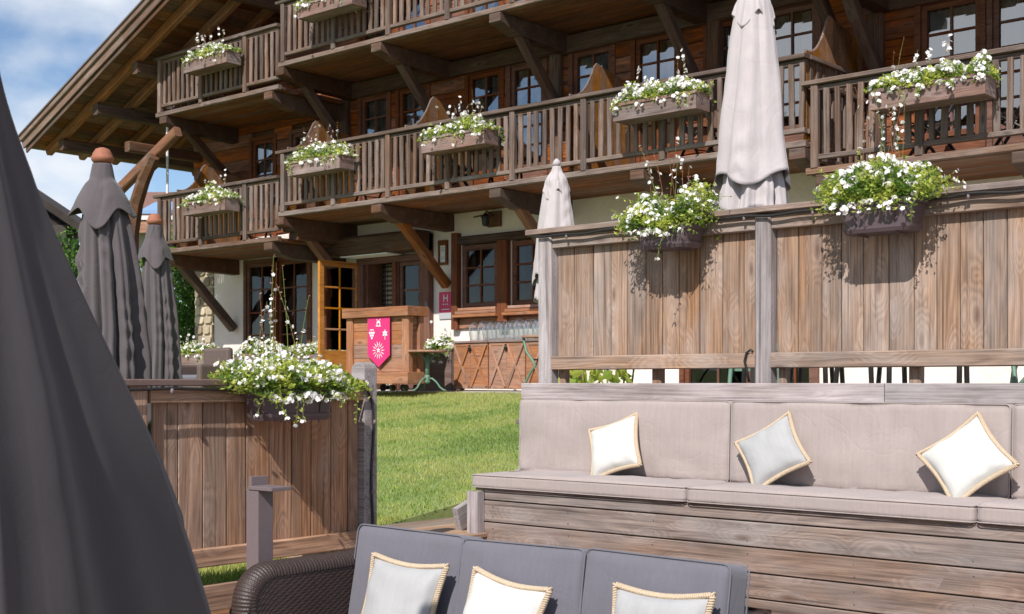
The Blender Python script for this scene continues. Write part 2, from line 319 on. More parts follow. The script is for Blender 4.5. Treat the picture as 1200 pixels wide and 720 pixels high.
def glass_mat(name, ior, tint=(0.9, 0.93, 0.95, 1)):
    m = D.materials.new(name); m.use_nodes = True; nt = m.node_tree; nt.nodes.clear()
    o = N(nt, 'ShaderNodeOutputMaterial'); mx = N(nt, 'ShaderNodeMixShader'); fr = N(nt, 'ShaderNodeFresnel', IOR=ior)
    g = N(nt, 'ShaderNodeBsdfGlossy', Roughness=0.015); t = N(nt, 'ShaderNodeBsdfTransparent'); t.inputs[0].default_value = tint
    L = nt.links.new; L(fr.outputs[0], mx.inputs[0]); L(t.outputs[0], mx.inputs[1]); L(g.outputs[0], mx.inputs[2]); L(mx.outputs[0], o.inputs[0])
    return m
M_glass = glass_mat('window_glass', 4.5); M_glass2 = glass_mat('ground_floor_glass', 1.75); M_glass3 = glass_mat('door_leaf_glass', 3.0)
M_clear = clear_mat()
def grass_ground():
    m, nt, b = newmat('lawn_soil'); L = nt.links.new
    co = N(nt, 'ShaderNodeTexCoord'); n = N(nt, 'ShaderNodeTexNoise', Scale=0.9, Detail=6.0, Roughness=0.6); L(co.outputs['Object'], n.inputs['Vector'])
    n2 = N(nt, 'ShaderNodeTexNoise', Scale=22.0, Detail=6.0, Roughness=0.7); L(co.outputs['Object'], n2.inputs['Vector'])
    ad = N(nt, 'ShaderNodeMath', operation='MULTIPLY_ADD'); ad.inputs[1].default_value = 0.5; L(n2.outputs[0], ad.inputs[0])
    h = N(nt, 'ShaderNodeMath', operation='MULTIPLY'); h.inputs[1].default_value = 0.5; L(n.outputs[0], h.inputs[0]); L(h.outputs[0], ad.inputs[2])
    r = N(nt, 'ShaderNodeValToRGB'); e = r.color_ramp.elements; e[0].position = 0.36; e[0].color = srgb('#5e6838'); e[1].position = 0.66; e[1].color = srgb('#908f58')
    x = e.new(0.5); x.color = srgb('#74824a'); L(ad.outputs[0], r.inputs[0]); L(r.outputs[0], b.inputs['Base Color']); b.inputs['Roughness'].default_value = 0.95
    return m
M_lawn = grass_ground()
M_blade = [leafmat('grass_blade', '#869c46', 0.3), leafmat('grass_blade_yellow', '#a8a95f', 0.3), leafmat('grass_blade_deep', '#698436', 0.3)]
M_gravel = simple('pale_gravel', '#9c948a', 0.95, var=0.25, scale=40, bump=0.6)

# ------------------------------------------------------------------ ground
def zg(x, y):
    if x > -5.47 and y < 6.58: return -0.06
    if x > -5.53 and y >= 6.58: 
        return 1.28 + 0.16*min(1, max(0, (y-7)/5.5))
    if -6.36 < x and 4.9 < y < 6.93: return 0.47
    z = 0.475 + 0.965*min(1, max(0, (y-5.2)/7.6))
    bump = 0.02*noise.noise(Vector((x*0.5, y*0.5, 0)))*min(1, max(0, (-5.9-x)))
    if x < -24: z += (-24-x)*0.03
    return z + bump
xs = [-900, -300, -120, -60, -40, -30] + [-26+0.41*i for i in range(50)] + [-6.37, -6.35, -5.53, -5.52, -5.48, -5.46] + [-4, -2, 0, 3, 6, 20, 60, 200, 900]
ys = [-900, -200, -40, -10, -4, 0] + [1+0.4*i for i in range(13)] + [4.89, 4.91, 6.57, 6.59, 6.92, 6.94] + [7+0.4*i for i in range(18)] + [16, 20, 30, 50, 100, 300, 900]
xs = sorted(set(xs)); ys = sorted(set(ys))
m = MB(); m.v = [(x, y, zg(x, y)) for y in ys for x in xs]; nx = len(xs)
for j in range(len(ys)-1):
    for i in range(nx-1):
        m.f.append((j*nx+i, j*nx+i+1, (j+1)*nx+i+1, (j+1)*nx+i)); xm = (xs[i]+xs[i+1])/2
        m.m.append(1 if xm > -5.5 or (12.45 < (ys[j]+ys[j+1])/2 < 24 and xm > -21) else 0)
g = m.build('ground', [M_lawn, M_gravel]); tag(g, kind='structure')
# grass blades
rng = np.random.default_rng(3)
def blades(name, n, xr, yr, hgt, wid, keep=None):
    x = rng.uniform(*xr, n); y = rng.uniform(*yr, n)
    if keep is not None: k = keep(x, y); x = x[k]; y = y[k]
    n = len(x); z = np.array([zg(a, b) for a, b in zip(x, y)]); a = rng.uniform(0, 2*np.pi, n); h = hgt*rng.uniform(0.5, 1.3, n); w = wid*rng.uniform(0.7, 1.3, n)
    dx = np.cos(a)*w/2; dy = np.sin(a)*w/2; lx = rng.normal(0, 0.4, n)*h; ly = rng.normal(0, 0.4, n)*h
    v = np.empty((n, 3, 3)); v[:, 0] = np.stack([x-dx, y-dy, z-0.004], 1); v[:, 1] = np.stack([x+dx, y+dy, z-0.004], 1); v[:, 2] = np.stack([x+lx, y+ly, z+h], 1)
    me = D.meshes.new(name); me.vertices.add(3*n); me.vertices.foreach_set('co', v.reshape(-1)); me.loops.add(3*n); me.loops.foreach_set('vertex_index', np.arange(3*n))
    me.polygons.add(n); me.polygons.foreach_set('loop_start', np.arange(n)*3); me.polygons.foreach_set('loop_total', np.full(n, 3))
    for mt in M_blade: me.materials.append(mt)
    pat = np.array([noise.noise(Vector((p*0.7, q*0.7, 5)))*1.3+0.6*noise.noise(Vector((p*2.7, q*2.7, 9))) for p, q in zip(x, y)]) + rng.normal(0, 0.22, n)
    me.polygons.foreach_set('material_index', np.where(pat > 0.16, 1, np.where(pat < -0.2, 2, 0)))
    me.update(calc_edges=True); o = D.objects.new(name, me); link(o); return o
go = blades('grass', 150000, (-14.5, -5.6), (5.0, 12.6), 0.030, 0.008, lambda x, y: ~((x > -6.36) & (y < 6.95)) & (x+y*0.95 > -6.8))
tag(go, 'short mown green lawn sloping up to the chalet terrace', 'grass', kind='stuff')
go2 = blades('grass', 50000, (-8.4, -5.62), (2.8, 6.2), 0.045, 0.008, lambda x, y: ~((x > -6.36) & (y > 4.88)))
tag(go2, 'bright grass strip seen under the brown board fence', 'grass', kind='stuff')

# ------------------------------------------------------------------ lower lounge deck, strip beside the bench
dk = MB().box(-5.44, -3, -0.05, 3, 6.05, -0.026).build('lounge_deck', M_deck); tag(dk, kind='structure')
for i in range(30):
    y = 1.9+i*0.141
    if y < 6.0: board('plank', dk, M_deck, (-5.43, y, -0.012), (2.0, y, -0.012), 0.134, 0.026)
sd = MB().box(-6.33, 4.92, 0.50, -5.50, 6.9, 0.555).build('side_deck', M_deck); tag(sd, kind='structure')
for i in range(6): board('plank', sd, M_deck, (-6.26+i*0.14, 4.92, 0.575), (-6.26+i*0.14, 6.9, 0.575), 0.134, 0.03)
rw = empty('retaining_wall', (-5.47, 2, 0), 'low weathered plank edging below the brown board fence', 'retaining wall')
for i, z in enumerate((0.06, 0.19, 0.32, 0.45)):
    board('plank', rw, M_left, (-5.455, -1, z), (-5.455, 5.0, z), 0.035, 0.135)
    board('plank', rw, M_left, (-5.455, 5.01, z), (-5.455, 6.03, z), 0.035, 0.135)
for y in (1.0, 3.0): board('post', rw, M_bench, (-5.40, y, 0), (-5.40, y, 0.52), 0.07, 0.07, up=(1,0,0))
ss = empty('sloped_edge_board', (-5.75, 6.1, 0.6), 'weathered board climbing the lawn beside the left end of the long bench', 'edging board')
board('plank', ss, M_grey, (-5.72, 6.05, 0.66), (-5.72, 8.2, 1.40), 0.045, 0.16)

# ------------------------------------------------------------------ right (upper) board fence
FY = 6.77
uf = empty('board_fence', (-3.8, FY, 1.55), 'tall weathered board fence above the taupe bench', 'fence')
def vboards(parent, x0, x1, z0, z1, y, mat, w=0.142, seed=1):
    r = random.Random(seed); x = x0
    while x < x1-0.03:
        ww = min(w*r.uniform(0.86, 1.16), x1-x); 
        if x1-x-ww < 0.05: ww = x1-x
        board('plank', parent, mat, (x+ww/2, y+r.uniform(-0.003, 0.003), z0), (x+ww/2, y, z1), ww-0.005, 0.022, up=(0,-1,0))
        x += ww
posts = [(-5.57, -5.455), (-3.895, -3.79), (-2.13, -2.03), (-0.35, -0.25)]
for a, b in posts: board('post', uf, M_grey, ((a+b)/2, FY-0.035, 1.30), ((a+b)/2, FY-0.035, 2.545), b-a, 0.10, up=(0,-1,0))
for i in range(3):
    a = posts[i][1]; b = posts[i+1][0]
    vboards(uf, a+0.005, b-0.005, 1.70, 2.50, FY, M_fence, seed=11+i)
    board('rail', uf, M_fence, (a+0.002, FY-0.045, 2.50), (b-0.002, FY-0.045, 2.50), 0.04, 0.085)
    board('rail', uf, M_fence, (a-0.02, FY-0.052, 1.683), (b+0.0, FY-0.052, 1.683), 0.045, 0.092)
    board('block', uf, M_left, (a+0.04, FY+0.02, 1.3), (a+0.04, FY+0.02, 1.70), 0.05, 0.06, up=(0,-1,0))
    if i < 2: board('block', uf, M_left, ((a+b)/2+0.02, FY+0.03, 1.3), ((a+b)/2+0.02, FY+0.03, 1.70), 0.07, 0.06, up=(0,-1,0))
board('cap_rail', uf, M_bench, (-5.66, FY-0.02, 2.575), (-4.05, FY-0.02, 2.575), 0.17, 0.038)
board('cap_rail', uf, M_bench, (-4.045, FY-0.02, 2.575), (-2.3, FY-0.02, 2.575), 0.17, 0.038)
board('cap_rail', uf, M_bench, (-2.295, FY-0.02, 2.575), (-0.2, FY-0.02, 2.575), 0.17, 0.038)
cd = empty('string_light_cable', (-3.8, FY-0.1, 2.53), 'black light cable clipped under the cap of the tall upper fence', 'light cable')
pts = [(-5.60+i*0.05, FY-0.105, 2.545-0.010*abs(math.sin(i*0.21))-0.004*math.sin(i*0.9)) for i in range(108)]
MB().tube(pts, 0.0085, 6).build('cable', M_black, cd, smooth=True)
for i in range(6, 108, 9):
    p = pts[i]; MB().lathe([(-0.03, 0.002), (-0.026, 0.009), (-0.012, 0.010), (0, 0.006)], p, 8).build('bulb', M_metal, cd, smooth=True)
hk = MB().tube([(-3.93, FY-0.08, 1.555), (-3.94, FY-0.085, 1.62), (-3.955, FY-0.09, 1.68), (-3.945, FY-0.085, 1.73), (-3.92, FY-0.08, 1.748), (-3.905, FY-0.08, 1.735)], 0.008, 6).build('loose_cable', M_black, None, at=(-3.93, FY-0.08, 1.56), smooth=True)
tag(hk, 'short dark cable end sticking up beside the middle post of the upper fence', 'cable')

# ------------------------------------------------------------------ built-in bench
bn = empty('built_in_bench', (-3.5, 6.4, 0), 'long built-in wooden bench with plank front and taupe cushions', 'bench')
zt = 0.795
for k in range(6):
    z1 = zt-k*0.139; z0 = max(0.0, z1-0.132)
    cut = [-5.52, -0.6] if k % 2 == 0 else [-5.52, -0.9]
    board('plank', bn, M_bench, (cut[0], 6.11, (z0+z1)/2), (cut[1], 6.11, (z0+z1)/2), 0.03, z1-z0)
board('plank', bn, M_bench, (-5.52, 6.113, 0.832), (-0.6, 6.113, 0.832), 0.03, 0.060)
board('plank', bn, M_bench, (-5.60, 6.18, 0.8675), (-0.6, 6.18, 0.8675), 0.16, 0.016)
board('plank', bn, M_bench, (-5.60, 6.40, 0.8655), (-0.6, 6.40, 0.8655), 0.26, 0.016)
board('end_post', bn, M_grey, (-5.565, 6.06, 0.0), (-5.565, 6.06, 0.855), 0.092, 0.085, up=(0,-1,0))
board('side_panel', bn, M_bench, (-5.60, 6.12, 0.7), (-5.60, 6.68, 0.7), 0.03, 0.30)
board('back_board', bn, M_grey, (-5.66, 6.642, 1.495), (-3.05, 6.642, 1.495), 0.035, 0.108)
board('back_board', bn, M_grey, (-3.045, 6.642, 1.495), (-0.5, 6.642, 1.495), 0.035, 0.108)
board('back_board', bn, M_bench, (-5.62, 6.662, 1.15), (-0.5, 6.662, 1.15), 0.02, 0.56)

sc_ = MB(); rs = random.Random(2)
for k in range(6):
    for x in [-5.45+0.62*q for q in range(8)]:
        for dz in (0.035, 0.1): sc_.lathe([(0, 0.0045), (0.001, 0.0035)], (0, 0, 0), 6) if False else sc_.tube([(x+rs.uniform(-.01, .01), 6.0935, 0.795-k*0.139-dz), (x, 6.097, 0.795-k*0.139-dz)], 0.0045, 6)
sc_.build('screws', M_chrome, bn)['kind'] = 'stuff'
def cushion(name, mat, w, d, h, M, seed, wr=0.014, label=None, cat='cushion', group=None, bulge=0.02, rad=0.035, parent=None, vert=False):
    """soft box w (x) d (y) h (z) centred; with edge piping"""
    m = MB(); n = 26
    def side(f, a, b, na, nb):
        vs = [f(i/na*2-1, j/nb*2-1) for j in range(nb+1) for i in range(na+1)]
        fs = [(j*(na+1)+i, j*(na+1)+i+1, (j+1)*(na+1)+i+1, (j+1)*(na+1)+i) for j in range(nb) for i in range(na)]
        m.add(vs, fs)
    def shape(x, y, z):
        # x,y,z in -1..1 on cube; round the corners
        p = Vector((x*w/2, y*d/2, z*h/2)); q = Vector([max(-s/2+rad, min(s/2-rad, c)) for s, c in zip((w, d, h), p)])
        v = p-q; p = q+v.normalized()*rad if v.length > 1e-6 else p
        if vert: p.y += bulge*(1-x*x)*(1-z*z)*(1 if y > 0 else -1)*(1 if abs(y) > .99 else 0)
        else: p.z += bulge*(1-x*x)*(1-y*y)*(1 if z > .99 else 0)
        e = noise.noise(Vector((p.x*2.2+seed, p.y*3, p.z*3)))*wr + noise.noise(Vector((p.x*9+seed, p.y*9, p.z*7)))*wr*0.4 + abs(noise.noise(Vector((p.x*3.1+seed*2, p.y, p.z*4.3))))*wr*0.9
        # tension wrinkles running in from the lower edge
        e += wr*0.55*max(0, -z if vert else 0)**3*math.sin(p.x*60+4*noise.noise(Vector((p.x*6, seed, 0))))
        return p + Vector((0, -1, 0) if vert else (0, 0, 1))*e*(1 if (abs(y) > .99 if vert else z > .99) else 0.3)
    NX = 46; NZ = 20
    side(lambda a, b: shape(a, -1, b), 0, 0, NX, NZ); side(lambda a, b: shape(-a, 1, b), 0, 0, NX, NZ)
    side(lambda a, b: shape(a, b, 1), 0, 0, NX, NZ); side(lambda a, b: shape(-a, b, -1), 0, 0, NX, NZ)
    side(lambda a, b: shape(1, a, b), 0, 0, NZ, NZ); side(lambda a, b: shape(-1, -a, b), 0, 0, NZ, NZ)
    me = m.mesh(name, mat, smooth=True); o = D.objects.new(name, me); link(o, parent, M); tag(o, label, cat, group)
    md = o.modifiers.new('weld', 'WELD'); md.merge_threshold = 0.0008
    # piping
    q = MB()
    def loop(fn, k=60):
        return [fn(t) for t in range(k)]
    hw, hd, hh = w/2, d/2, h/2; rr = rad
    def rect(u0, u1, ax):
        P_ = []
        for (sx, sz, a0) in ((1, 1, 0), (-1, 1, 90), (-1, -1, 180), (1, -1, 270)):
            for s in range(4):
                a = math.radians(a0+s*30); P_.append((sx*(u0-rr)+rr*math.cos(a), sz*(u1-rr)+rr*math.sin(a)))
        return P_
    if vert:
        for yy in (-hd+rr*0.3, hd-rr*0.3): q.tube([(a, yy, b) for a, b in rect(hw-0.001, hh-0.001, 0)], 0.0035, 6, close=True)
    else:
        for zz in (hh-rr*0.3, -hh+rr*0.3): q.tube([(a, b, zz) for a, b in rect(hw-0.001, hd-0.001, 0)], 0.0035, 6, close=True)
    me = q.mesh('piping', mat, smooth=True); p = D.objects.new('piping', me); link(p, o, M)
    return o
sx = [-5.615, -3.975, -2.335, -0.695]
nm = ['leftmost, at the lawn end of the bench', 'middle of the bench', 'right end of the bench']
for i in range(3):
    c = (sx[i]+sx[i+1])/2
    cushion('seat_cushion', M_taupe, 1.632, 0.57, 0.092, T(c, 6.352, 0.922) @ Matrix.Rotation(0.002*(i-1), 4, 'Y'), 3+i*7, label='long flat taupe seat cushion, '+nm[i], group='taupe bench cushions', bulge=0.006, rad=0.025)
    cushion('back_cushion', M_taupe, 1.628, 0.085, 0.482, T(c, 6.585, 1.20) @ Matrix.Rotation(-0.04, 4, 'X'), 31+i*9, label='upright taupe back cushion, '+nm[i], group='taupe bench cushions', bulge=0.012, rad=0.022, vert=True)

def pillow(label, mat, size, M, seed, group):
    """square pillow in its local XZ plane, front to -Y; jute trim round the edge"""
    t = D.objects.new('pillow', None); t.empty_display_size = 0.05; link(t, None, M); tag(t, label, 'pillow', group)
    n = 26; m = MB(); s = size/2
    def pt(u, v, sg):
        k = 0.93+0.07*(u*u*v*v) - 0.045*((1-u*u)*(v*v) + (1-v*v)*(u*u))*0.9
        th = 0.062*((1-u**4)*(1-v**4))**0.55
        e = noise.noise(Vector((u*1.6+seed, v*1.6, sg)))*0.010 + 0.003*math.sin(9*math.atan2(v, u)+seed)*(u*u+v*v)
        return (u*s*k, -sg*th*(1+0.0)-e*(1 if abs(u) < 1 and abs(v) < 1 else 0), v*s*k)
    for sg in (1, -1):
        vs = [pt(i/n*2-1, j/n*2-1, sg) for j in range(n+1) for i in range(n+1)]
        fs = [(j*(n+1)+i, j*(n+1)+i+1, (j+1)*(n+1)+i+1, (j+1)*(n+1)+i) for j in range(n) for i in range(n)]
        if sg < 0: fs = [f[::-1] for f in fs]
        m.add(vs, fs)
    o = D.objects.new('cover', m.mesh('cover', mat, smooth=True)); link(o, t, M)
    q = MB(); edge = []
    for k in range(n*2): edge.append(pt(-1+k/n, -1, 1))
    for k in range(n*2): edge.append(pt(1, -1+k/n, 1))
    for k in range(n*2): edge.append(pt(1-k/n, 1, 1))
    for k in range(n*2): edge.append(pt(-1, 1-k/n, 1))
    out_ = [Vector((a*1.03, 0, c*1.03)) for a, b, c in edge]; NN = len(out_)
    q.tube(out_, 0.009, 6, close=True)
    for i in range(0, NN, 1):       # crochet stitches: short slanted loops
        p = out_[i]; d = (out_[(i+1) % NN]-out_[i-1]).normalized(); nrm = Vector((-d.z, 0, d.x)); nrm = nrm if nrm.dot(p) > 0 else -nrm
        a = p-nrm*0.008-d*0.004; b = p+nrm*0.009+d*0.004
        q.tube([a+Vector((0,-0.004,0)), p+Vector((0,-0.0115,0)), b+Vector((0,-0.003,0)), b+Vector((0,0.004,0)), p+Vector((0,0.011,0))], 0.0046, 5)
    o = D.objects.new('trim', q.mesh('trim', M_jute, smooth=True)); link(o, t, M)
    return t
def pm(x, y, z, roll, lean, yaw=0): return T(x, y, z) @ Matrix.Rotation(yaw, 4, 'Z') @ Matrix.Rotation(lean, 4, 'X') @ Matrix.Rotation(roll, 4, 'Y')
rd = math.radians
GP = 'jute-trimmed pillows on the long bench'
pillow('white jute-edged pillow nearest the lawn end of the bench, tilted on a corner', M_white, 0.345, pm(-4.74, 6.44, 1.150, rd(-20), rd(-24)), 1, GP)
pillow('pale grey jute-edged pillow on the bench, between the two white ones', M_blue, 0.345, pm(-3.63, 6.43, 1.158, rd(-34), rd(-26)), 5, GP)
pillow('white jute-edged pillow standing on a corner at the right of the bench', M_white, 0.355, pm(-2.515, 6.42, 1.162, rd(-41), rd(-26)), 9, GP)

# ------------------------------------------------------------------ wicker sofa
sf = empty('wicker_sofa', (-3.35, 3.8, 0), 'dark brown woven wicker sofa with charcoal cushions in front of the bench', 'sofa')
def weave(name, parent, F, LU, LV, pitch, amp, ribs=False):
    """woven surface; F(u,v) -> (point, normal) in metres along the two directions"""
    nu = max(2, int(LU/pitch)); nv = max(2, int(LV/(pitch*0.62))); S = 4 if ribs else 3
    U = nu*S; V = nv*S; vs = []
    for j in range(V+1):
        for i in range(U+1):
            u = i/U; v = j/V; p, nn = F(u, v)
            ju = i/S; jv = j/S
            wv = math.cos(math.pi*ju)*(1 if int(jv) % 2 == 0 else -1)
            d = amp*(0.55*wv + 0.75*abs(math.sin(math.pi*jv)) - 0.1)
            if ribs: d = amp*(1.5*abs(math.sin(math.pi*ju))+0.35*wv*math.cos(math.pi*jv)-0.4)
            vs.append(p+nn*d)
    fs = [(j*(U+1)+i, j*(U+1)+i+1, (j+1)*(U+1)+i+1, (j+1)*(U+1)+i) for j in range(V) for i in range(U)]
    m = MB().add(vs, fs); return m.build(name, M_wicker, parent, smooth=True)
def arm(xc, w=0.13, zt_=0.775):
    rr, y0, y1 = 0.17, 4.24, 3.33
    # outline in the yz plane, from the back to the front and down
    L1 = (y0-(y1+rr)); L2 = rr*math.pi/2; L3 = zt_-rr-0.05; LL = L1+L2+L3
    def outl(s):
        s *= LL
        if s < L1: return Vector((0, y0-s, zt_)), Vector((0, 0, 1))
        if s < L1+L2:
            a = (s-L1)/rr; return Vector((0, y1+rr-rr*math.sin(a), zt_-rr+rr*math.cos(a))), Vector((0, -math.sin(a), math.cos(a)))
        return Vector((0, y1, zt_-rr-(s-L1-L2))), Vector((0, -1, 0))
    def F(u, v):
        p, n = outl(u); a = math.pi*(v*1.0-0.5)*1.05
        r = w/2; c = p-n*r*0.8
        nn = Vector((math.sin(a), 0, 0))+n*math.cos(a)
        q = c + Vector((math.sin(a)*r, 0, 0)) + n*math.cos(a)*r*0.8
        q.x += xc; return q, nn.normalized()
    a = weave('armrest', sf, F, LL, w*1.4, 0.017, 0.0030, True)
    for sg in (1, -1):
        def G(u, v, sg=sg):
            # side panel: columns run down from the outline
            y = y1+0.012+(y0-y1-0.012)*(u if sg > 0 else 1-u); top = zt_-0.035
            dy = y-(y1+0.012)
            if dy < rr: top = zt_-rr-0.02+math.sqrt(max(0, (rr-0.012)**2-(rr-dy)**2))
            return Vector((xc+sg*(w/2-0.004), y, 0.05+(top-0.05)*v)), Vector((sg, 0, 0))
        weave('side_panel', sf, G, y0-y1, zt_-0.05, 0.021, 0.003)
    MB().box(xc-w/2+0.012, y1+0.03, 0.03, xc+w/2-0.012, y0-0.01, zt_-rr).box(xc-w/2+0.012, y1+rr*0.55, zt_-rr, xc+w/2-0.012, y0-0.01, zt_-0.06).build('core', M_wicker, sf)
arm(-4.435); arm(-2.25, 0.13, 0.70)
weave('backrest', sf, lambda u, v: (Vector((-4.38+2.0*(1-u), 4.21, 0.05+0.66*v)), Vector((0, 1, 0))), 2.0, 0.66, 0.03, 0.003)
MB().box(-4.38, 4.11, 0.05, -2.39, 4.20, 0.70).box(-4.37, 3.42, 0.06, -2.40, 4.11, 0.26).build('seat_base', M_wicker, sf)
weave('front_panel', sf, lambda u, v: (Vector((-4.37+1.97*u, 3.41, 0.05+0.2*v)), Vector((0, -1, 0))), 1.97, 0.2, 0.03, 0.003)
nm = ['left, beside the wicker armrest', 'middle', 'right']
for i in range(3):
    c = -4.375+0.655*(i+0.5)+0.0
    cushion('seat_cushion', M_char, 0.655, 0.66, 0.13, T(c, 3.72, 0.33), 60+i, label='charcoal seat cushion of the wicker sofa, '+nm[i], group='charcoal sofa seat cushions', bulge=0.02, rad=0.04)
    cushion('back_cushion', M_char, 0.668 if i == 0 else 0.66, 0.15, 0.52, T(c+(0.0), 4.00, 0.635-0.008*(i == 1)) @ Matrix.Rotation(rd(-9), 4, 'X') @ Matrix.Rotation(rd((0.6, -0.8, 0.5)[i]), 4, 'Y'), 80+i*5, label='charcoal back cushion of the wicker sofa, '+nm[i], group='charcoal sofa back cushions', bulge=0.022, rad=0.032, vert=True, wr=0.012)
GS = 'jute-trimmed pillows on the wicker sofa'
pillow('pale grey jute-edged pillow on the sofa beside the wicker armrest', M_blue, 0.415, pm(-3.935, 3.80, 0.585, rd(2), rd(-17), rd(3)), 21, GS)
pillow('white jute-edged pillow in the middle of the wicker sofa', M_white, 0.41, pm(-3.385, 3.81, 0.565, rd(6), rd(-18), rd(-2)), 25, GS)
pillow('pale grey jute-edged pillow at the right of the wicker sofa', M_blue, 0.415, pm(-2.62, 3.80, 0.595, rd(-1), rd(-16), rd(-1)), 29, GS)

# ------------------------------------------------------------------ left board fence (runs away from the camera)
LX = -5.47
lf = empty('board_fence', (LX, 4, 0.6), 'brown board fence with dark cap behind the bollard light', 'fence')
def yboards(y0, y1, z0, z1, seed, x=LX):
    r = random.Random(seed); y = y0
    while y < y1-0.02:
        ww = min(0.140*r.uniform(0.9, 1.1), y1-y)
        if y1-y-ww < 0.05: ww = y1-y
        board('plank', lf, M_left, (x+r.uniform(-0.003, 0.003), y+ww/2, z0), (x, y+ww/2, z1), ww-0.006, 0.022, up=(1,0,0)); y += ww
yboards(3.60, 4.955, 0.63, 1.50, 5); yboards(2.2, 3.40, 0.63, 1.50, 6, LX-0.02)
board('post', lf, M_left, (LX+0.01, 3.50, 0.5), (LX+0.01, 3.50, 1.535), 0.10, 0.09, up=(1,0,0))
board('post', lf, M_left, (LX+0.01, 2.1, 0.5), (LX+0.01, 2.1, 1.535), 0.10, 0.09, up=(1,0,0))
for a, b in ((3.56, 4.985), (2.16, 3.445)):
    board('rail', lf, M_left, (LX+0.032, a, 1.487), (LX+0.032, b, 1.487), 0.04, 0.072)
    board('rail', lf, M_left, (LX+0.032, a, 0.662), (LX+0.032, b, 0.662), 0.04, 0.095)
board('cap_rail', lf, simple('dark_cap_paint', '#6b5650', 0.6, var=0.15, scale=20), (LX, 2.0, 1.552), (LX, 4.955, 1.552), 0.16, 0.034)
pp_ = MB(); pr = []
for k in range(13):
    a = math.pi*k/12; pr.append((0.055*math.cos(a), 1.625+0.045*math.sin(a)))
pp_.prism([(LX+u, z) for u, z in [(0.055, 0.45)]+pr+[(-0.055, 0.45)]], 'y', 4.96, 5.06)
pp_.build('end_post', M_grey, lf, bevel=0.004)
lc = empty('string_light_cable', (LX+0.09, 4, 1.53), 'black light cable under the cap of the brown board fence and down its end post', 'light cable')
pts = [(LX+0.09, 2.1+i*0.05, 1.524-0.006*abs(math.sin(i*0.3))) for i in range(57)]+[(LX+0.08-0.005*i, 4.96+0.017*i, 1.51-0.02*i) for i in range(3)]+[(LX+0.064+0.002*math.sin(i*0.7), 5.015+0.008*math.sin(i*0.5), 1.44-0.05*i) for i in range(16)]
MB().tube(pts, 0.008, 6).build('cable', M_black, lc, smooth=True)
for i in list(range(4, 57, 9))+[62, 66, 70, 74]:
    p = pts[i]; MB().lathe([(-0.028, 0.002), (-0.024, 0.009), (-0.012, 0.010), (0, 0.006)], (p[0]+0.01, p[1], p[2]), 8).build('bulb', M_metal, lc, smooth=True)

# bollard light
bo = empty('bollard_light', (-4.95, 3.62, 0), 'flat taupe metal bollard light with a shelf-like head', 'bollard light')
bx_, by_ = -4.88, 3.81
MB().box(bx_-0.055, by_-0.045, 0, bx_+0.035, by_+0.045, 1.044).build('post', M_metal, bo, bevel=0.003)
MB().box(bx_-0.055, by_-0.03, 1.021, bx_-0.035, by_+0.07, 1.105).build('back_plate', M_metal, bo, bevel=0.002)
MB().box(bx_-0.034, by_-0.05, 1.045, bx_+0.14, by_+0.07, 1.062).build('lamp_head', M_metal, bo, bevel=0.002)

# ------------------------------------------------------------------ plants
def rvec(): 
    while True:
        v = Vector((R.uniform(-1, 1), R.uniform(-1, 1), R.uniform(-1, 1)))
        if 0.05 < v.length < 1: return v.normalized()
def leaf(m, p, d, up, L, w, mi):
    d = d.normalized(); s = d.cross(up)
    s = s.normalized() if s.length > 1e-4 else d.orthogonal().normalized(); n = s.cross(d)
    m.add([p, p+d*L*0.5+s*w*0.5+n*L*0.04, p+d*L, p+d*L*0.5-s*w*0.5+n*L*0.04], [(0, 1, 2, 3)], mi)
def blossom(m, p, n, r):
    """five rounded petals"""
    n = n.normalized(); a = n.orthogonal().normalized(); b = n.cross(a); ph = R.uniform(0, 6)
    for k in range(5):
        t = ph+k*math.tau/5; d = a*math.cos(t)+b*math.sin(t); e = n.cross(d)
        m.add([p, p+d*r*0.6+e*r*0.42+n*r*0.18, p+d*r+n*r*0.1, p+d*r*0.6-e*r*0.42+n*r*0.18], [(0, 1, 2, 3)], 0)
def head(m, p, r, k, fs):
    for i in range(k):
        d = rvec(); d.z = abs(d.z)*0.8+0.1*d.z
        blossom(m, p+d*r, d+rvec()*0.3, fs)
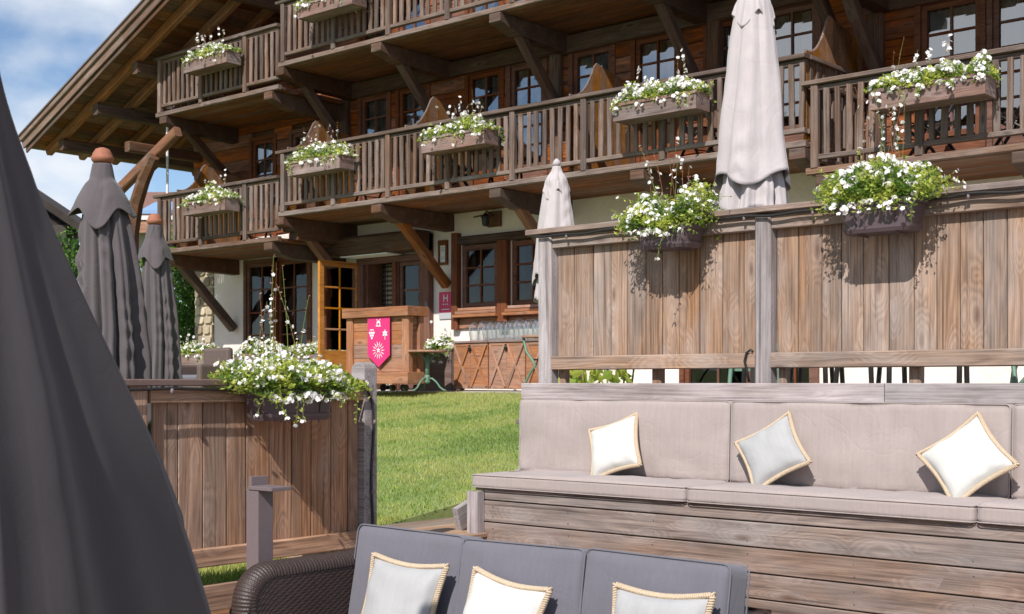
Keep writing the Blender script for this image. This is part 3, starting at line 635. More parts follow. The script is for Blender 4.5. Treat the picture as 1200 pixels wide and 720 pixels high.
def planting(t, x0, x1, y0, y1, z0, hgt, nleaf, nflow, spill=0.12, ls=0.035, fs=0.016, headr=0.03, axis='x', tall=5, tallh=0.45, headk=7, spread=0.12, trail=5):
    lm = MB(); fm = MB(); sm = MB(); L = x1-x0 if axis == 'x' else y1-y0
    seed = R.uniform(0, 99)
    def dome(a): # height profile along the box
        return max(0.15, (1-abs(2*a-1)**3.0)**0.5*(0.80+1.1*noise.noise(Vector((a*7*L+seed, 0, 0)))))
    def place(a, b, h):
        e = (a-0.5)*(1+spread*2*max(0, h+0.3))+0.5
        if axis == 'x': return Vector((x0+(x1-x0)*e, (y0+y1)/2+(y1-y0+2*spill)*0.5*b, z0))
        return Vector(((x0+x1)/2+(x1-x0+2*spill)*0.5*b, y0+(y1-y0)*e, z0))
    for i in range(nleaf):
        a = R.random(); b = R.uniform(-1, 1); H = dome(a)*hgt; f = R.random()**0.7
        z = H*f*math.sqrt(max(0.02, 1-b*b*0.8))
        if abs(b) > 0.8 and R.random() < 0.22: z = -R.random()**1.5*hgt*0.22
        if R.random() < 0.4: a = 0.5+0.5*noise.noise(Vector((seed+i*0.13, 3, 0)))*1.2 if R.random() < .3 else a
        p = place(a, b, f); p.z += z
        c = noise.noise(p*9+Vector((seed, 0, 0)))+R.uniform(-0.3, 0.3)
        d = Vector((R.gauss(0, 1), R.gauss(0, 1), R.uniform(-0.3, 1.1)))
        s = ls*R.uniform(0.6, 1.25); leaf(lm, p, d, rvec(), s, s*0.5, 1 if c > 0.12 else (2 if c < -0.2 else 0))
        if i % 26 == 0: sm.tube([Vector((p.x*0.3+0.7*place(a, b*0.2, 0).x, p.y*0.3+0.7*place(a, b*0.2, 0).y, z0)), p+(0,0,0.01)] if False else [place(a, b*0.3, 0), p], 0.0018, 4)
    for i in range(nflow):
        a = R.random(); b = R.uniform(-0.95, 0.95); H = dome(a)*hgt; z = H*R.uniform(0.55, 1.08)*math.sqrt(max(0.05, 1-b*b*0.75))
        if R.random() < 0.12: z = -R.random()*hgt*0.2; b = R.choice((-1, 1))*R.uniform(.9, 1.05)
        p = place(a, b, z/hgt); p.z += z
        if R.random() < 0.6: head(fm, p, headr*R.uniform(0.6, 1.1), headk, fs*R.uniform(0.8, 1.15))
        else: blossom(fm, p, Vector((R.uniform(-.6, .6), -0.8, R.uniform(0.1, 1))), fs*1.3)
    for k in range(trail):           # trailing shoots over the edge
        a = R.choice((R.uniform(0, .15), R.uniform(0.7, 1.05), R.uniform(0, 1))); b = R.choice((-1, 1, -1))*1.0; p = place(a, b if axis == 'x' else abs(b), 0.1); ln = R.uniform(0.06, 0.20)*(hgt/0.25)
        d = Vector((0, b, 0)) if axis == 'x' else Vector((1, (a-0.5)*1.5, 0)); sw = Vector((R.gauss(0, .35), R.gauss(0, .35), 0))*ln; q = [p+d*0.04*min(1, f_/2)+sw*(f_/5)+Vector((R.gauss(0, .004), R.gauss(0, .004), -ln*(f_/5)**1.3)) for f_ in range(6)]; sm.tube(q, 0.0014, 3)
        for f_ in range(16):
            u = R.uniform(0, 5); c = q[int(u)].lerp(q[min(5, int(u)+1)], u-int(u)); leaf(lm, c, rvec(), rvec(), ls*R.uniform(0.5, 0.9), ls*0.35, R.choice((0, 1, 1, 2)))
        if R.random() < 0.6: head(fm, q[5], headr*0.5, 4, fs*0.9)
    for k in range(int(nleaf/75)):   # loose sprigs standing out of the mass
        a = R.uniform(0.02, 0.98); b = R.uniform(-0.9, 0.9); p = place(a, b, 0.6); p.z += dome(a)*hgt*R.uniform(0.3, 0.8); ax = 1 if axis == 'x' else 0
        d = Vector((R.gauss(0, .5), R.gauss(0, .5), R.uniform(0.2, 1.0))); d[1-ax] += (a-0.5)*1.6; d = d.normalized(); ln = R.uniform(0.08, 0.17)*(hgt/0.27)
        q = [p+d*ln*f_/4+Vector((0, 0, -0.25*ln*(f_/4)**2)) for f_ in range(5)]; sm.tube(q, 0.0013, 3)
        for f_ in range(9):
            u = R.uniform(0.2, 1); c = q[0].lerp(q[4], u); leaf(lm, c, d*0.5+rvec(), rvec(), ls*R.uniform(0.5, 0.9), ls*0.35, R.choice((0, 1, 1)))
        if R.random() < 0.7:
            for f_ in range(3): blossom(fm, q[4]+rvec()*fs*0.8, d+rvec()*0.5, fs*R.uniform(0.7, 1.0))
    lm.build('foliage', M_leaves, t)['kind'] = 'stuff'
    fm.build('blossoms', M_petal, t)['kind'] = 'stuff'
    sm.build('stems', M_stem, t)['kind'] = 'stuff'
    # tall airy gaura stems
    for k in range(tall):
        a = R.uniform(0.15, 0.85); p = place(a, R.uniform(-0.3, 0.3), 0); p.z += hgt*0.4; hh = tallh*R.uniform(0.6, 1.15)
        lean = Vector((R.uniform(-0.25, 0.25), R.uniform(-0.2, 0.2), 0)); pts = [p+lean*hh*(q/6)**1.6+Vector((0, 0, hh*q/6)) for q in range(7)]
        w = MB().tube(pts, [0.0022-0.0002*q for q in range(7)], 4, mi=0)
        for q in range(10):
            f = R.uniform(0.45, 1.0); i0 = min(5, int(f*6)); pt = pts[i0].lerp(pts[i0+1], f*6-i0)
            d = rvec(); d.z = abs(d.z)
            if R.random() < 0.28:
                n0 = len(w.f); blossom(w, pt+d*0.012, d, fs*1.0)
                for z_ in range(n0, len(w.f)): w.m[z_] = 2
            else: leaf(w, pt, d, rvec(), 0.016, 0.006, 1)
        w.build('flower_stem', [R.choice((M_stem, M_stemr)), M_bud, M_petal], t)

def plastic_planter(label, x0, x1, y0, y1, z0, z1, axis='x', **kw):
    t = empty('planter', ((x0+x1)/2, (y0+y1)/2, z0), label, 'planter', 'dark plastic planters hung on the fences')
    cx, cy = (x0+x1)/2, (y0+y1)/2; hx, hy = (x1-x0)/2, (y1-y0)/2; m = MB()
    rc = 0.045
    def ring(z, s, g=0):
        P_ = []
        for (qx, qy, a0) in ((1, 1, 0), (-1, 1, 90), (-1, -1, 180), (1, -1, 270)):
            for q in range(5):
                a = math.radians(a0+q*22.5); P_.append((cx+qx*(hx*s-rc*s+g)+rc*math.cos(a), cy+qy*(hy*s-rc*s+g)+rc*math.sin(a), z))
        return P_
    H = z1-z0; prof = [(z0, 0.80, 0.0), (z0+0.02, 0.80, 0.010), (z0+0.035, 0.82, 0.010), (z0+0.036, 0.82, 0), (z1-0.03, 0.97, 0), (z1-0.029, 0.97, 0.012), (z1, 0.98, 0.012), (z1, 0.92, 0.0), (z1-0.04, 0.90, 0.0)]
    vs = []; n = 20
    for z, s, g_ in prof: vs += ring(z, s, g_)
    fs = [(i*n+k, i*n+(k+1) % n, (i+1)*n+(k+1) % n, (i+1)*n+k) for i in range(len(prof)-1) for k in range(n)]+[tuple(range(n))[::-1], tuple((len(prof)-1)*n+k for k in range(n))]
    m.add(vs, fs); m.build('trough', M_plast, t)
    for s in (-0.5, 0.5):
        if axis == 'x': MB().tube([(cx+s*hx, y1+0.01, z1+0.02), (cx+s*hx, y0-0.012, z1+0.012), (cx+s*hx, y0-0.008, z1-0.08), (cx+s*hx, y0+0.03, z0-0.008), (cx+s*hx, y1-0.03, z0-0.008)], 0.005, 5).build('hanger', M_plast, t)
        else: MB().tube([(x0-0.01, cy+s*hy, z1+0.012), (x1+0.012, cy+s*hy, z1+0.012), (x1+0.004, cy+s*hy, z1-0.06), (x1-0.02, cy+s*hy, z0-0.008)], 0.005, 5).build('hanger', M_plast, t)
    planting(t, x0+0.02, x1-0.02, y0+0.02, y1-0.02, z1-0.02, axis=axis, **kw)
    return t
plastic_planter('dark planter of white flowers hung on the upper fence left of the tall parasol', -4.64, -4.22, FY-0.28, FY-0.08, 2.372, 2.51, hgt=0.27, nleaf=5200, nflow=290, spill=0.09, ls=0.030, fs=0.012, headr=0.022, tall=8, tallh=0.42, spread=0.24, trail=1)
plastic_planter('dark planter of white flowers hung on the upper fence at the right', -3.27, -2.82, FY-0.28, FY-0.08, 2.365, 2.54, hgt=0.27, nleaf=5200, nflow=290, spill=0.09, ls=0.030, fs=0.012, headr=0.022, tall=11, tallh=0.50, spread=0.28, trail=1)
plastic_planter('dark planter of white flowers hung on the brown board fence at the left', LX+0.06, LX+0.27, 4.08, 4.58, 1.355, 1.515, axis='y', hgt=0.22, nleaf=6500, nflow=400, spill=0.09, ls=0.030, fs=0.012, headr=0.024, tall=9, tallh=0.60, spread=0.36, trail=8)

def wooden_box(label, x0, x1, y0, z0, dz=0.21, dy=0.26, group='wooden flower boxes on the chalet balconies', trim=True, **kw):
    t = empty('flower_box', ((x0+x1)/2, y0+dy/2, z0), label, 'flower box', group)
    y1 = y0+dy; z1 = z0+dz
    board('front_board', t, M_box, (x0, y0, (z0+z1)/2), (x1, y0, (z0+z1)/2), 0.022, dz)
    board('back_board', t, M_box, (x0, y1, (z0+z1)/2), (x1, y1, (z0+z1)/2), 0.022, dz)
    for x in (x0+0.01, x1-0.01): board('end_board', t, M_box, (x, y0+0.012, (z0+z1)/2-0.003), (x, y1-0.012, (z0+z1)/2-0.003), 0.022, dz-0.006)
    board('base_board', t, M_box, (x0+0.02, (y0+y1)/2, z0+0.02), (x1-0.02, (y0+y1)/2, z0+0.02), dy-0.024, 0.02)
    if trim:
        board('rim', t, M_box, (x0-0.015, y0-0.018, z1-0.02), (x1+0.015, y0-0.018, z1-0.02), 0.014, 0.035)
    MB().box(x0+0.02, y0+0.012, z1-0.05, x1-0.02, y1-0.012, z1-0.03).build('soil', M_int, t)
    a = dict(hgt=0.24, nleaf=1700, nflow=200, spill=0.07, ls=0.05, fs=0.024, headr=0.035, headk=5, tall=7, tallh=0.42, spread=0.05); a.update(kw)
    planting(t, x0+0.02, x1-0.02, y0+0.02, y1-0.02, z1-0.03, **a)
    return t
BY = 12.28
wooden_box('wooden flower box on the lower left balcony, beside the corner', -17.73, -16.62, BY, 4.28, hgt=0.22, nflow=150, tall=5)
wooden_box('wooden flower box on the upper left balcony under the roof', -17.73, -16.58, BY, 6.60, hgt=0.19, nflow=110, tall=9)
wooden_box('wooden flower box on the top balcony, cut by the upper edge of the view', -14.85, -13.65, BY, 6.95)
wooden_box('wooden flower box on the middle balcony, closest to its left end', -15.08, -13.92, BY, 4.64, hgt=0.27, nflow=160, tall=9, trail=9)
wooden_box('wooden flower box on the middle balcony above the counter and glasses', -12.26, -11.12, BY, 4.65, hgt=0.25, nflow=120, tall=11, trail=11)
wooden_box('wooden flower box on the middle balcony between the two pale parasols', -9.05, -7.89, BY, 4.65, hgt=0.28, nflow=230, tall=5, trail=4)
wooden_box('wooden flower box on the right balcony beyond the tall pale parasol', -5.80, -4.62, BY, 4.33, nleaf=2600, nflow=300)

# ------------------------------------------------------------------ chalet
FW = 14.16; BF = 12.67
ch = empty('chalet', (-11, FW, 1.4), 'large old timber chalet with flower-hung balconies and white plastered ground floor', 'chalet')
def cells(mb, x0, x1, z0, z1, y0, y1, holes):
    xs_ = sorted(set([x0, x1]+[min(max(h[i], x0), x1) for h in holes for i in (0, 1)])); zs = sorted(set([z0, z1]+[min(max(h[i], z0), z1) for h in holes for i in (2, 3)]))
    for a, b in zip(xs_, xs_[1:]):
        for c, d in zip(zs, zs[1:]):
            mx_, mz = (a+b)/2, (c+d)/2
            if any(h[0] < mx_ < h[1] and h[2] < mz < h[3] for h in holes): continue
            mb.box(a, y0, c, b, y1, d)
    return mb
GH = [(-18.55, -16.80, 1.44, 3.68), (-15.42, -14.02, 1.44, 3.52), (-13.28, -12.52, 2.66, 3.64), (-12.28, -11.50, 2.66, 3.64), (-9.31, -8.25, 1.44, 3.45), (-7.98, -7.38, 1.44, 3.45), (-3.9, -2.5, 1.44, 3.45)]
cells(MB(), -19.50, 2.0, 1.2, 4.13, FW, FW+0.3, GH).build('wall', M_plaster, ch)
# stone corner pier, built from single stones
sp = MB().box(-20.12, FW+0.02, 1.1, -19.51, FW+0.32, 4.0).build('corner_wall', simple('lime_mortar', '#b5a68f', 0.95, var=0.15, scale=10, bump=0.4), ch)
stone_mats = [simple('stone_a', '#a99a82', 0.9, var=0.2, scale=12, bump=0.7), simple('stone_b', '#c0b299', 0.9, var=0.2, scale=12, bump=0.7), simple('stone_c', '#8b7c69', 0.9, var=0.2, scale=12, bump=0.7)]
z = 1.15; rs = random.Random(4)
while z < 3.9:
    h = rs.uniform(0.13, 0.24); x = -20.1
    while x < -19.56:
        w = min(rs.uniform(0.15, 0.32), -19.51-x); m = MB(); c = Vector((x+w/2, FW, z+h/2)); pts = []
        for k in range(8):
            a = math.tau*k/8+0.39; pts.append((c.x+(w/2-0.012)*max(-1, min(1, 1.7*math.cos(a)))*rs.uniform(.88, 1), c.z+(h/2-0.012)*max(-1, min(1, 1.7*math.sin(a)))*rs.uniform(.85, 1)))
        m.prism(pts, 'y', FW-rs.uniform(0.005, 0.03), FW+0.03); m.build('stone', rs.choice(stone_mats), sp, bevel=0.008); x += w
    z += h
MB().box(-20.10, FW+0.33, 1.1, -20.08+0.3, 24, 9.0).box(1.7, FW+0.33, 1.1, 2.0, 24, 9).box(-20.1, 23.7, 1.1, 2, 24, 9).build('side_wall', M_plaster, ch)
# rooms behind the openings
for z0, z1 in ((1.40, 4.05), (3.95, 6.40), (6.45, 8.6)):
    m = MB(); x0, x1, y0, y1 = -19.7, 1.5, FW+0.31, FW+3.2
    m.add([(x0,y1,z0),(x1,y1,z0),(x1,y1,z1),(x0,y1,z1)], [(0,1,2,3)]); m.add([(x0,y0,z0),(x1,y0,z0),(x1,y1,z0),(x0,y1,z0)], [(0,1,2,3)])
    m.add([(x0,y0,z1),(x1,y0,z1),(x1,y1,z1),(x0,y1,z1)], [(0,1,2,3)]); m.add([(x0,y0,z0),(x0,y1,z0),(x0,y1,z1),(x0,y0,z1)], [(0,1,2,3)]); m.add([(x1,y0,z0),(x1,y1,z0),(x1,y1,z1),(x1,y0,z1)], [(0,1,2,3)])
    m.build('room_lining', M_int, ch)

def window(parent, x0, x1, z0, z1, cols, rows, B=Matrix(), name='window', mat=M_frame, fw=0.06, panel=0.0, curt=True, glass=M_glass, depth=0.07, casing=True, zy=0.0):
    """frame in local x/z, depth in y (front at y=0); panel = height of a solid lower panel"""
    rot = B.to_3x3(); W = lambda *p: B @ Vector(p); m = MB()
    zp = z0+panel
    m.box(x0, 0, z0, x0+fw, depth, z1).box(x1-fw, 0, z0, x1, depth, z1).box(x0+fw, 0.002, z1-fw, x1-fw, depth-0.002, z1).box(x0+fw, 0.002, z0, x1-fw, depth-0.002, z0+fw)
    if panel: m.box(x0+fw, 0.004, zp-fw/2, x1-fw, depth-0.004, zp+fw/2).box(x0+fw, 0.02, z0+fw, x1-fw, 0.045, zp-fw/2)
    if casing:
        c = 0.075; m.box(x0-c, -0.03, z0-0.02, x0-0.004, 0.05, z1+c).box(x1+0.004, -0.03, z0-0.02, x1+c, 0.05, z1+c).box(x0-0.004, -0.025, z1+0.004, x1+0.004, 0.05, z1+c-0.004)
    o = m.build(name, mat, parent, M=B, bevel=0) if False else None
    me = m.mesh(name, mat); o = D.objects.new(name, me); link(o, parent, B)
    gz0 = (zp+fw/2) if panel else z0+fw; gz1 = z1-fw; gx0 = x0+fw; gx1 = x1-fw; bw = 0.028
    for i in range(1, cols):
        x = gx0+(gx1-gx0)*i/cols; board('sash_bar', o, mat, W(x, 0.028, gz0), W(x, 0.028, gz1), bw, 0.034, up=rot @ Vector((0, -1, 0)))
    for j in range(1, rows):
        z = gz0+(gz1-gz0)*j/rows; board('sash_bar', o, mat, W(gx0, 0.030, z), W(gx1, 0.030, z), 0.030, bw, up=rot @ Vector((0, 0, 1)))
    for i in range(cols):
        for j in range(rows):
            a = gx0+(gx1-gx0)*i/cols; b = gx0+(gx1-gx0)*(i+1)/cols; c = gz0+(gz1-gz0)*j/rows; d = gz0+(gz1-gz0)*(j+1)/rows
            q = MB(); t = R.uniform(-0.0015, 0.0015)
            q.add([(a+.006, 0.034, c+.006), (b-.006, 0.034+t, c+.006), (b-.006, 0.034-t, d-.006), (a+.006, 0.034+t, d-.006)], [(0, 1, 2, 3)])
            p = D.objects.new('pane', q.mesh('pane', glass)); link(p, o, B)
    if curt:
        q = MB(); n = 30; sd_ = R.uniform(0, 9); mode = R.choice((0, 0, 1))
        for (a, b) in ([(gx0, gx1)] if mode == 0 else [(gx0, gx0+(gx1-gx0)*0.36), (gx1-(gx1-gx0)*0.36, gx1)]):
            vs = []
            for i in range(n+1):
                x = a+(b-a)*i/n; yy = 0.10+0.018*math.sin(i*1.3+sd_)+0.008*math.sin(i*3.1); vs += [(x, yy, gz0), (x+0.01*math.sin(i), yy*1.0, gz1)]
            q.add(vs, [(2*i, 2*i+2, 2*i+3, 2*i+1) for i in range(n)])
        p = D.objects.new('curtain', q.mesh('curtain', M_curt, smooth=True)); link(p, o, B)
    return o
B0 = T(0, FW-0.01, 0)
# upper storeys: plank walls with openings left for the windows
up_w = [(-15.50, -14.88), (-14.62, -14.00), (-13.12, -12.48), (-12.28, -11.66), (-11.12, -10.46), (-10.05, -9.38), (-8.90, -8.24), (-8.06, -7.38)]
rt_w = [(-6.06, -5.38), (-5.24, -4.52), (-3.6, -2.9)]
lf_w = [(-18.35, -17.75), (-17.25, -16.6)]
H1 = [(a, b, 4.16, 6.17) for a, b in up_w]+[(a, b, 3.86, 5.86) for a, b in rt_w]+[(a, b, 3.84, 5.82) for a, b in lf_w]
H2 = [(a, b, 6.5, 8.3) for a, b in up_w[:5]]
wb = cells(MB(), -20.08, 2.0, 4.135, 8.4, FW+0.05, FW+0.3, H1+H2).build('upper_wall', M_beam, ch)
rs = random.Random(9)
z = 4.14; row = 0
while z < 8.35:
    h = 0.20+rs.uniform(-0.02, 0.03); zc = z+h/2
    xl = max(-20.1, (zc-5.93)/0.4233-22.3+0.35)
    hs = sorted([(hh[0]-0.01, hh[1]+0.01) for hh in H1+H2 if hh[2] < z+h*0.8 and hh[3] > z+h*0.2]); x = xl
    for a, b in hs+[(2.0, 2.1)]:
        if a-x > 0.05:
            seg = x
            while seg < a-0.05:
                e = a if a-seg < 4.2 else seg+rs.uniform(2.4, 3.8)
                board('plank', wb, M_dark, (seg+0.002, FW+0.012+rs.uniform(-0.008, 0.008), zc), (e-0.002, FW+0.012, zc), 0.07, h-0.006, rough=0.006); seg = e
        x = max(x, b)
    z += h; row += 1
for a, b in up_w: window(ch, a, b, 4.24, 6.17, 2, 5, B0, panel=0.45)
for a, b in rt_w: window(ch, a, b, 3.92, 5.86, 2, 5, B0, panel=0.45)
for a, b in lf_w: window(ch, a, b, 3.9, 5.82, 2, 5, B0, panel=0.45)
for a, b in up_w[:5]: window(ch, a, b, 6.55, 8.25, 2, 4, B0, panel=0.4)
# ground floor joinery
window(ch, -18.52, -17.72, 1.46, 3.66, 2, 4, B0, name='glazed_door', panel=0.5, curt=False, glass=M_glass2)
window(ch, -17.64, -16.83, 1.46, 3.66, 2, 4, B0, name='glazed_door', panel=0.5, curt=False, glass=M_glass2)
board('door_post', ch, M_frame, (-17.68, FW-0.06, 1.44), (-17.68, FW-0.06, 3.66), 0.10, 0.10, up=(0,-1,0))
window(ch, -14.62, -14.14, 1.46, 3.46, 1, 3, B0, name='sidelight', panel=0.75, curt=False, glass=M_glass2)
board('door_post', ch, M_frame, (-14.69, FW-0.02, 1.44), (-14.69, FW-0.02, 3.52), 0.09, 0.12, up=(0,-1,0))
board('door_post', ch, M_frame, (-13.98, FW-0.05, 1.44), (-13.98, FW-0.05, 3.86), 0.20, 0.13, up=(0,-1,0))
board('door_post', ch, M_frame, (-15.48, FW-0.03, 1.44), (-15.48, FW-0.03, 3.55), 0.12, 0.12, up=(0,-1,0))
MB().box(-15.419, FW+0.005, 1.45, -15.38, FW+0.32, 3.5).build('door_lining', M_frame, ch)
board('door_head', ch, M_frame, (-15.54, FW-0.04, 3.515), (-14.08, FW-0.04, 3.515), 0.12, 0.10)
board('porch_beam', ch, M_beam, (-16.9, 13.93, 3.74), (-13.88, 13.93, 3.74), 0.40, 0.30, rough=0.01)
board('lit_soffit', ch, M_curt, (-15.6, 13.93, 3.575), (-14.5, 13.93, 3.575), 0.34, 0.02)  # light reflected under the porch beam, put in as a pale board
for a, b in ((-13.26, -12.54), (-12.26, -11.52)):
    w = window(ch, a, b, 2.68, 3.62, 2, 3, B0, casing=False, fw=0.075, glass=M_glass2, curt=False)
    for k, (zz, d, ww) in enumerate(((2.655, 0.10, 0.0), (2.605, 0.13, 0.03), (2.555, 0.16, 0.06))):
        board('sill', w, M_count, (a-0.02-ww, FW-d/2, zz), (b+0.02+ww, FW-d/2, zz), d, 0.045)
board('header_beam', ch, M_beam, (-13.36, FW-0.03, 3.70), (-11.3, FW-0.03, 3.70), 0.12, 0.12)
for x, wd in ((-13.36, 0.13), (-12.40, 0.20), (-11.4, 0.16)): board('window_post', ch, M_frame, (x, FW-0.045, 2.36), (x, FW-0.045, 3.82 if x < -13 else 3.64), wd, 0.12, up=(0,-1,0))
board('apron_board', ch, M_count, (-13.29, FW-0.02, 2.45), (-11.4, FW-0.02, 2.45), 0.05, 0.16)
for a, b in ((-9.27, -8.29), (-7.94, -7.42), (-3.85, -2.55)): window(ch, a, b, 1.46, 3.42, 2, 4, B0, name='glazed_door', curt=False, panel=0.0, glass=M_glass2)
# open door leaf, swung out square to the wall
BD = T(-15.58, FW-0.02, 0) @ Matrix.Rotation(rd(-91.5), 4, 'Z')
dl = window(ch, 0.0, 0.84, 1.48, 3.50, 2, 4, BD, name='open_door', mat=M_honey, fw=0.085, panel=0.55, curt=False, casing=False, depth=0.05, glass=M_glass3)
MB().box(0.76, -0.05, 2.42, 0.80, 0.0, 2.46).box(0.68, -0.06, 2.43, 0.80, -0.045, 2.45)
hm = MB().box(0.775, -0.02, 2.35, 0.805, -0.002, 2.52).box(0.68, -0.06, 2.43, 0.80, -0.045, 2.45).box(0.785, -0.05, 2.43, 0.80, -0.02, 2.45)
hh_ = D.objects.new('handle', hm.mesh('handle', M_black)); link(hh_, dl, BD)

def balcony(x0, x1, zf, bx, ends=(True, True), lab=None, seed=1):
    r = random.Random(seed)
    fl = MB().box(x0, BF+0.03, zf-0.055, x1, FW-0.002, zf-0.02).build('balcony', M_soffit, ch)
    if lab: fl['label'] = lab
    n = 8
    for i in range(n): 
        w = (FW-0.01-BF-0.03)/n; y = BF+0.035+w*(i+0.5); board('soffit_plank', fl, M_soffit, (x0+0.01, y, zf-0.068+r.uniform(-.003, .003)), (x1-0.01, y, zf-0.068), w-0.006, 0.02)
    board('edge_board', fl, M_bal, (x0-0.06, BF, zf-0.035), (x1+0.02, BF, zf-0.035), 0.07, 0.075)
    board('handrail', fl, M_bal, (x0-0.10, BF+0.01, zf+0.925), (x1+0.02, BF+0.01, zf+0.925), 0.15, 0.05, rough=0.006)
    board('under_rail', fl, M_bal, (x0, BF+0.02, zf+0.865), (x1, BF+0.02, zf+0.865), 0.06, 0.06)
    board('lower_rail', fl, M_bal, (x0, BF+0.01, zf+0.115), (x1, BF+0.01, zf+0.115), 0.07, 0.055)
    L = x1-x0; nb = int(L/0.131); k = 0
    for i in range(nb+1):
        x = x0+0.04+(L-0.08)*i/nb
        if i % 9 == 0:
            board('post', fl, M_bal, (x, BF-0.008, zf+0.0), (x, BF-0.008, zf+0.90), 0.085, 0.075, up=(0,-1,0), rough=0.004)
        else:
            board('baluster', fl, M_bal, (x+r.uniform(-.009, .009), BF+r.uniform(-.004, .004), zf+0.10), (x+r.uniform(-.010, .010), BF, zf+0.86), r.choice((0.060, 0.066, 0.066, 0.072)), 0.028, up=(0,-1,0), rough=0.005)
    for sd2, xe in ((0, x0+0.02), (1, x1-0.02)):
        if ends[sd2]:
            for zz, a, b in ((0.925, 0.10, 0.05), (0.115, 0.06, 0.055)): board('side_rail', fl, M_bal, (xe, BF+0.08, zf+zz), (xe, FW-0.01, zf+zz), a, b)
            for i in range(9): board('side_baluster', fl, M_bal, (xe, BF+0.16+i*0.145, zf+0.10), (xe, BF+0.16+i*0.145, zf+0.90), 0.028, 0.058, up=(0,-1,0))
    for x in bx:
        z0 = zf-0.08; m = MB(); m.prism([(BF-0.05, z0), (BF-0.05, z0-0.12), (BF+0.10, z0-0.16), (BF+0.35, z0-0.23), (FW+0.02, z0-0.26), (FW+0.02, z0)], 'x', x-0.10, x+0.10)
        m.build('corbel_beam', M_beam, ch, at=(x, BF, z0), bevel=0.012)
    return fl
balcony(-15.70, -6.74, 4.20, (-15.72, -13.54, -11.25, -8.96, -6.82), (False, True), 'long weathered middle balcony', 2)
balcony(-15.70, -6.74, 6.52, (-15.72, -13.54, -11.25, -8.96, -6.82), (False, True), 'long top balcony cut by the upper edge of the view', 3)
balcony(-6.66, 1.0, 3.885, (-6.5, -4.4, -2.0), (True, False), 'lower right balcony', 4)
balcony(-6.66, 1.0, 6.20, (-6.5, -4.4, -2.0), (True, False), None, 5)
balcony(-19.02, -15.78, 3.83, (-18.85, -16.0), (True, False), 'small lower left balcony', 6)
balcony(-19.02, -15.78, 6.19, (-18.85, -16.0), (True, False), 'small upper left balcony', 7)
def brace(x, zf, drop=1.12, w=0.14, mat=M_beam, y0=None): board('brace', ch, mat, (x, (y0 or BF+0.42), zf-0.24), (x, FW-0.06, zf-0.24-drop*0.82), w, w, up=(0,-1,0.2), rough=0.01)
for x in (-15.72, -13.54, -11.25, -8.96): brace(x, 4.20, mat=M_rafter)
for x in (-15.72, -13.54, -11.25, -8.96, -6.95): brace(x, 6.52, 1.25)
brace(-18.85, 3.83, 1.3, 0.15, y0=13.0); brace(-18.85, 6.19, 1.0); brace(-4.4, 6.2, 1.2); brace(-6.5, 6.2, 1.2)
for x in (-15.86, -11.4, -8.8, -6.6): board('wall_post', ch, M_beam, (x, FW-0.03, 4.15), (x, FW-0.03, 6.42), 0.20, 0.14, up=(0,-1,0), rough=0.012)
board('wall_beam', ch, M_beam, (-19.9, FW-0.03, 6.33), (-15.95, FW-0.03, 6.05), 0.14, 0.12)
for a, b, z in ((-15.75, -11.3, 6.31), (-11.28, -6.75, 6.30)): board('wall_beam', ch, M_beam, (a, FW-0.045, z), (b, FW-0.045, z), 0.17, 0.24, rough=0.014)
board('wall_beam', ch, M_beam, (-6.7, FW-0.045, 5.98), (1.0, FW-0.045, 5.98), 0.17, 0.22, rough=0.014)
for z in (3.99, 3.86): board('log_end', ch, M_beam, (-15.74, BF+0.12+(4-z), z), (-15.74, FW+0.05, z), 0.22, 0.14, rough=0.02)
# partition screens between balcony bays, with a sweeping concave top
def screen(x, zf, y0=BF+0.07, ztop=1.50, y1=None):
    prof = [(y0, zf), (y0, zf+1.0)]
    for k in range(9): f = k/8; prof.append((y0+0.06+0.48*f, zf+1.0+(ztop-1.0)*f**2.1))
    y1 = FW-0.02; prof += [(y1, zf+ztop-0.15), (y1, zf)]
    n = 9; ys_ = [y0+(y1-y0)*i/n for i in range(n+1)]
    def top(y):
        for (a, b), (c, d) in zip(prof[1:-1], prof[2:-1]):
            if a <= y <= c: return b+(d-b)*((y-a)/(c-a) if c > a else 1)
        return prof[-2][1]
    par = MB().box(x-0.02, y0, zf+0.02, x+0.02, y1, zf+0.08).build('partition', M_part, ch)
    for i in range(n):
        a, b = ys_[i]+0.002, ys_[i+1]-0.002
        q = [(a, zf+0.085), (b, zf+0.085)]+[(b-(b-a)*k/3, top(b-(b-a)*k/3)) for k in range(4)]
        MB().prism(q, 'x', x-0.014, x+0.014).build('plank', M_part, par, at=(x, a, zf))
    e = MB(); pts = [(x, y, top(y)+0.004) for y in [y0+(0.62)*k/12 for k in range(13)]]; e.tube(pts, 0.016, 6); e.build('edge', M_bal, par)
for x, zf in ((-15.66, 4.20), (-13.05, 4.20), (-10.08, 4.20), (-6.78, 4.20), (-18.6, 3.83)): screen(x, zf)
# roof
def rz_(x): return 5.93+0.4233*(x+22.3)
RY0, RY1, XE, XR = 12.0, 24.5, -22.3, -9.0; XE2 = 2*XR-XE; zr = rz_(XR)
m = MB(); 
m.add([(XE, RY0, rz_(XE)), (XR, RY0, zr), (XR, RY1, zr), (XE, RY1, rz_(XE)), (XE, RY0, rz_(XE)+0.14), (XR, RY0, zr+0.14), (XR, RY1, zr+0.14), (XE, RY1, rz_(XE)+0.14)], [(0,1,2,3),(7,6,5,4),(0,4,5,1),(3,2,6,7),(0,3,7,4)])
m.add([(XE2, RY0, rz_(XE)), (XR, RY0, zr), (XR, RY1, zr), (XE2, RY1, rz_(XE)), (XE2, RY0, rz_(XE)+0.14), (XR, RY0, zr+0.14), (XR, RY1, zr+0.14), (XE2, RY1, rz_(XE)+0.14)], [(3,2,1,0),(4,5,6,7),(1,5,4,0),(7,6,2,3),(4,7,3,0)])
rf = m.build('roof', M_slate, ch)
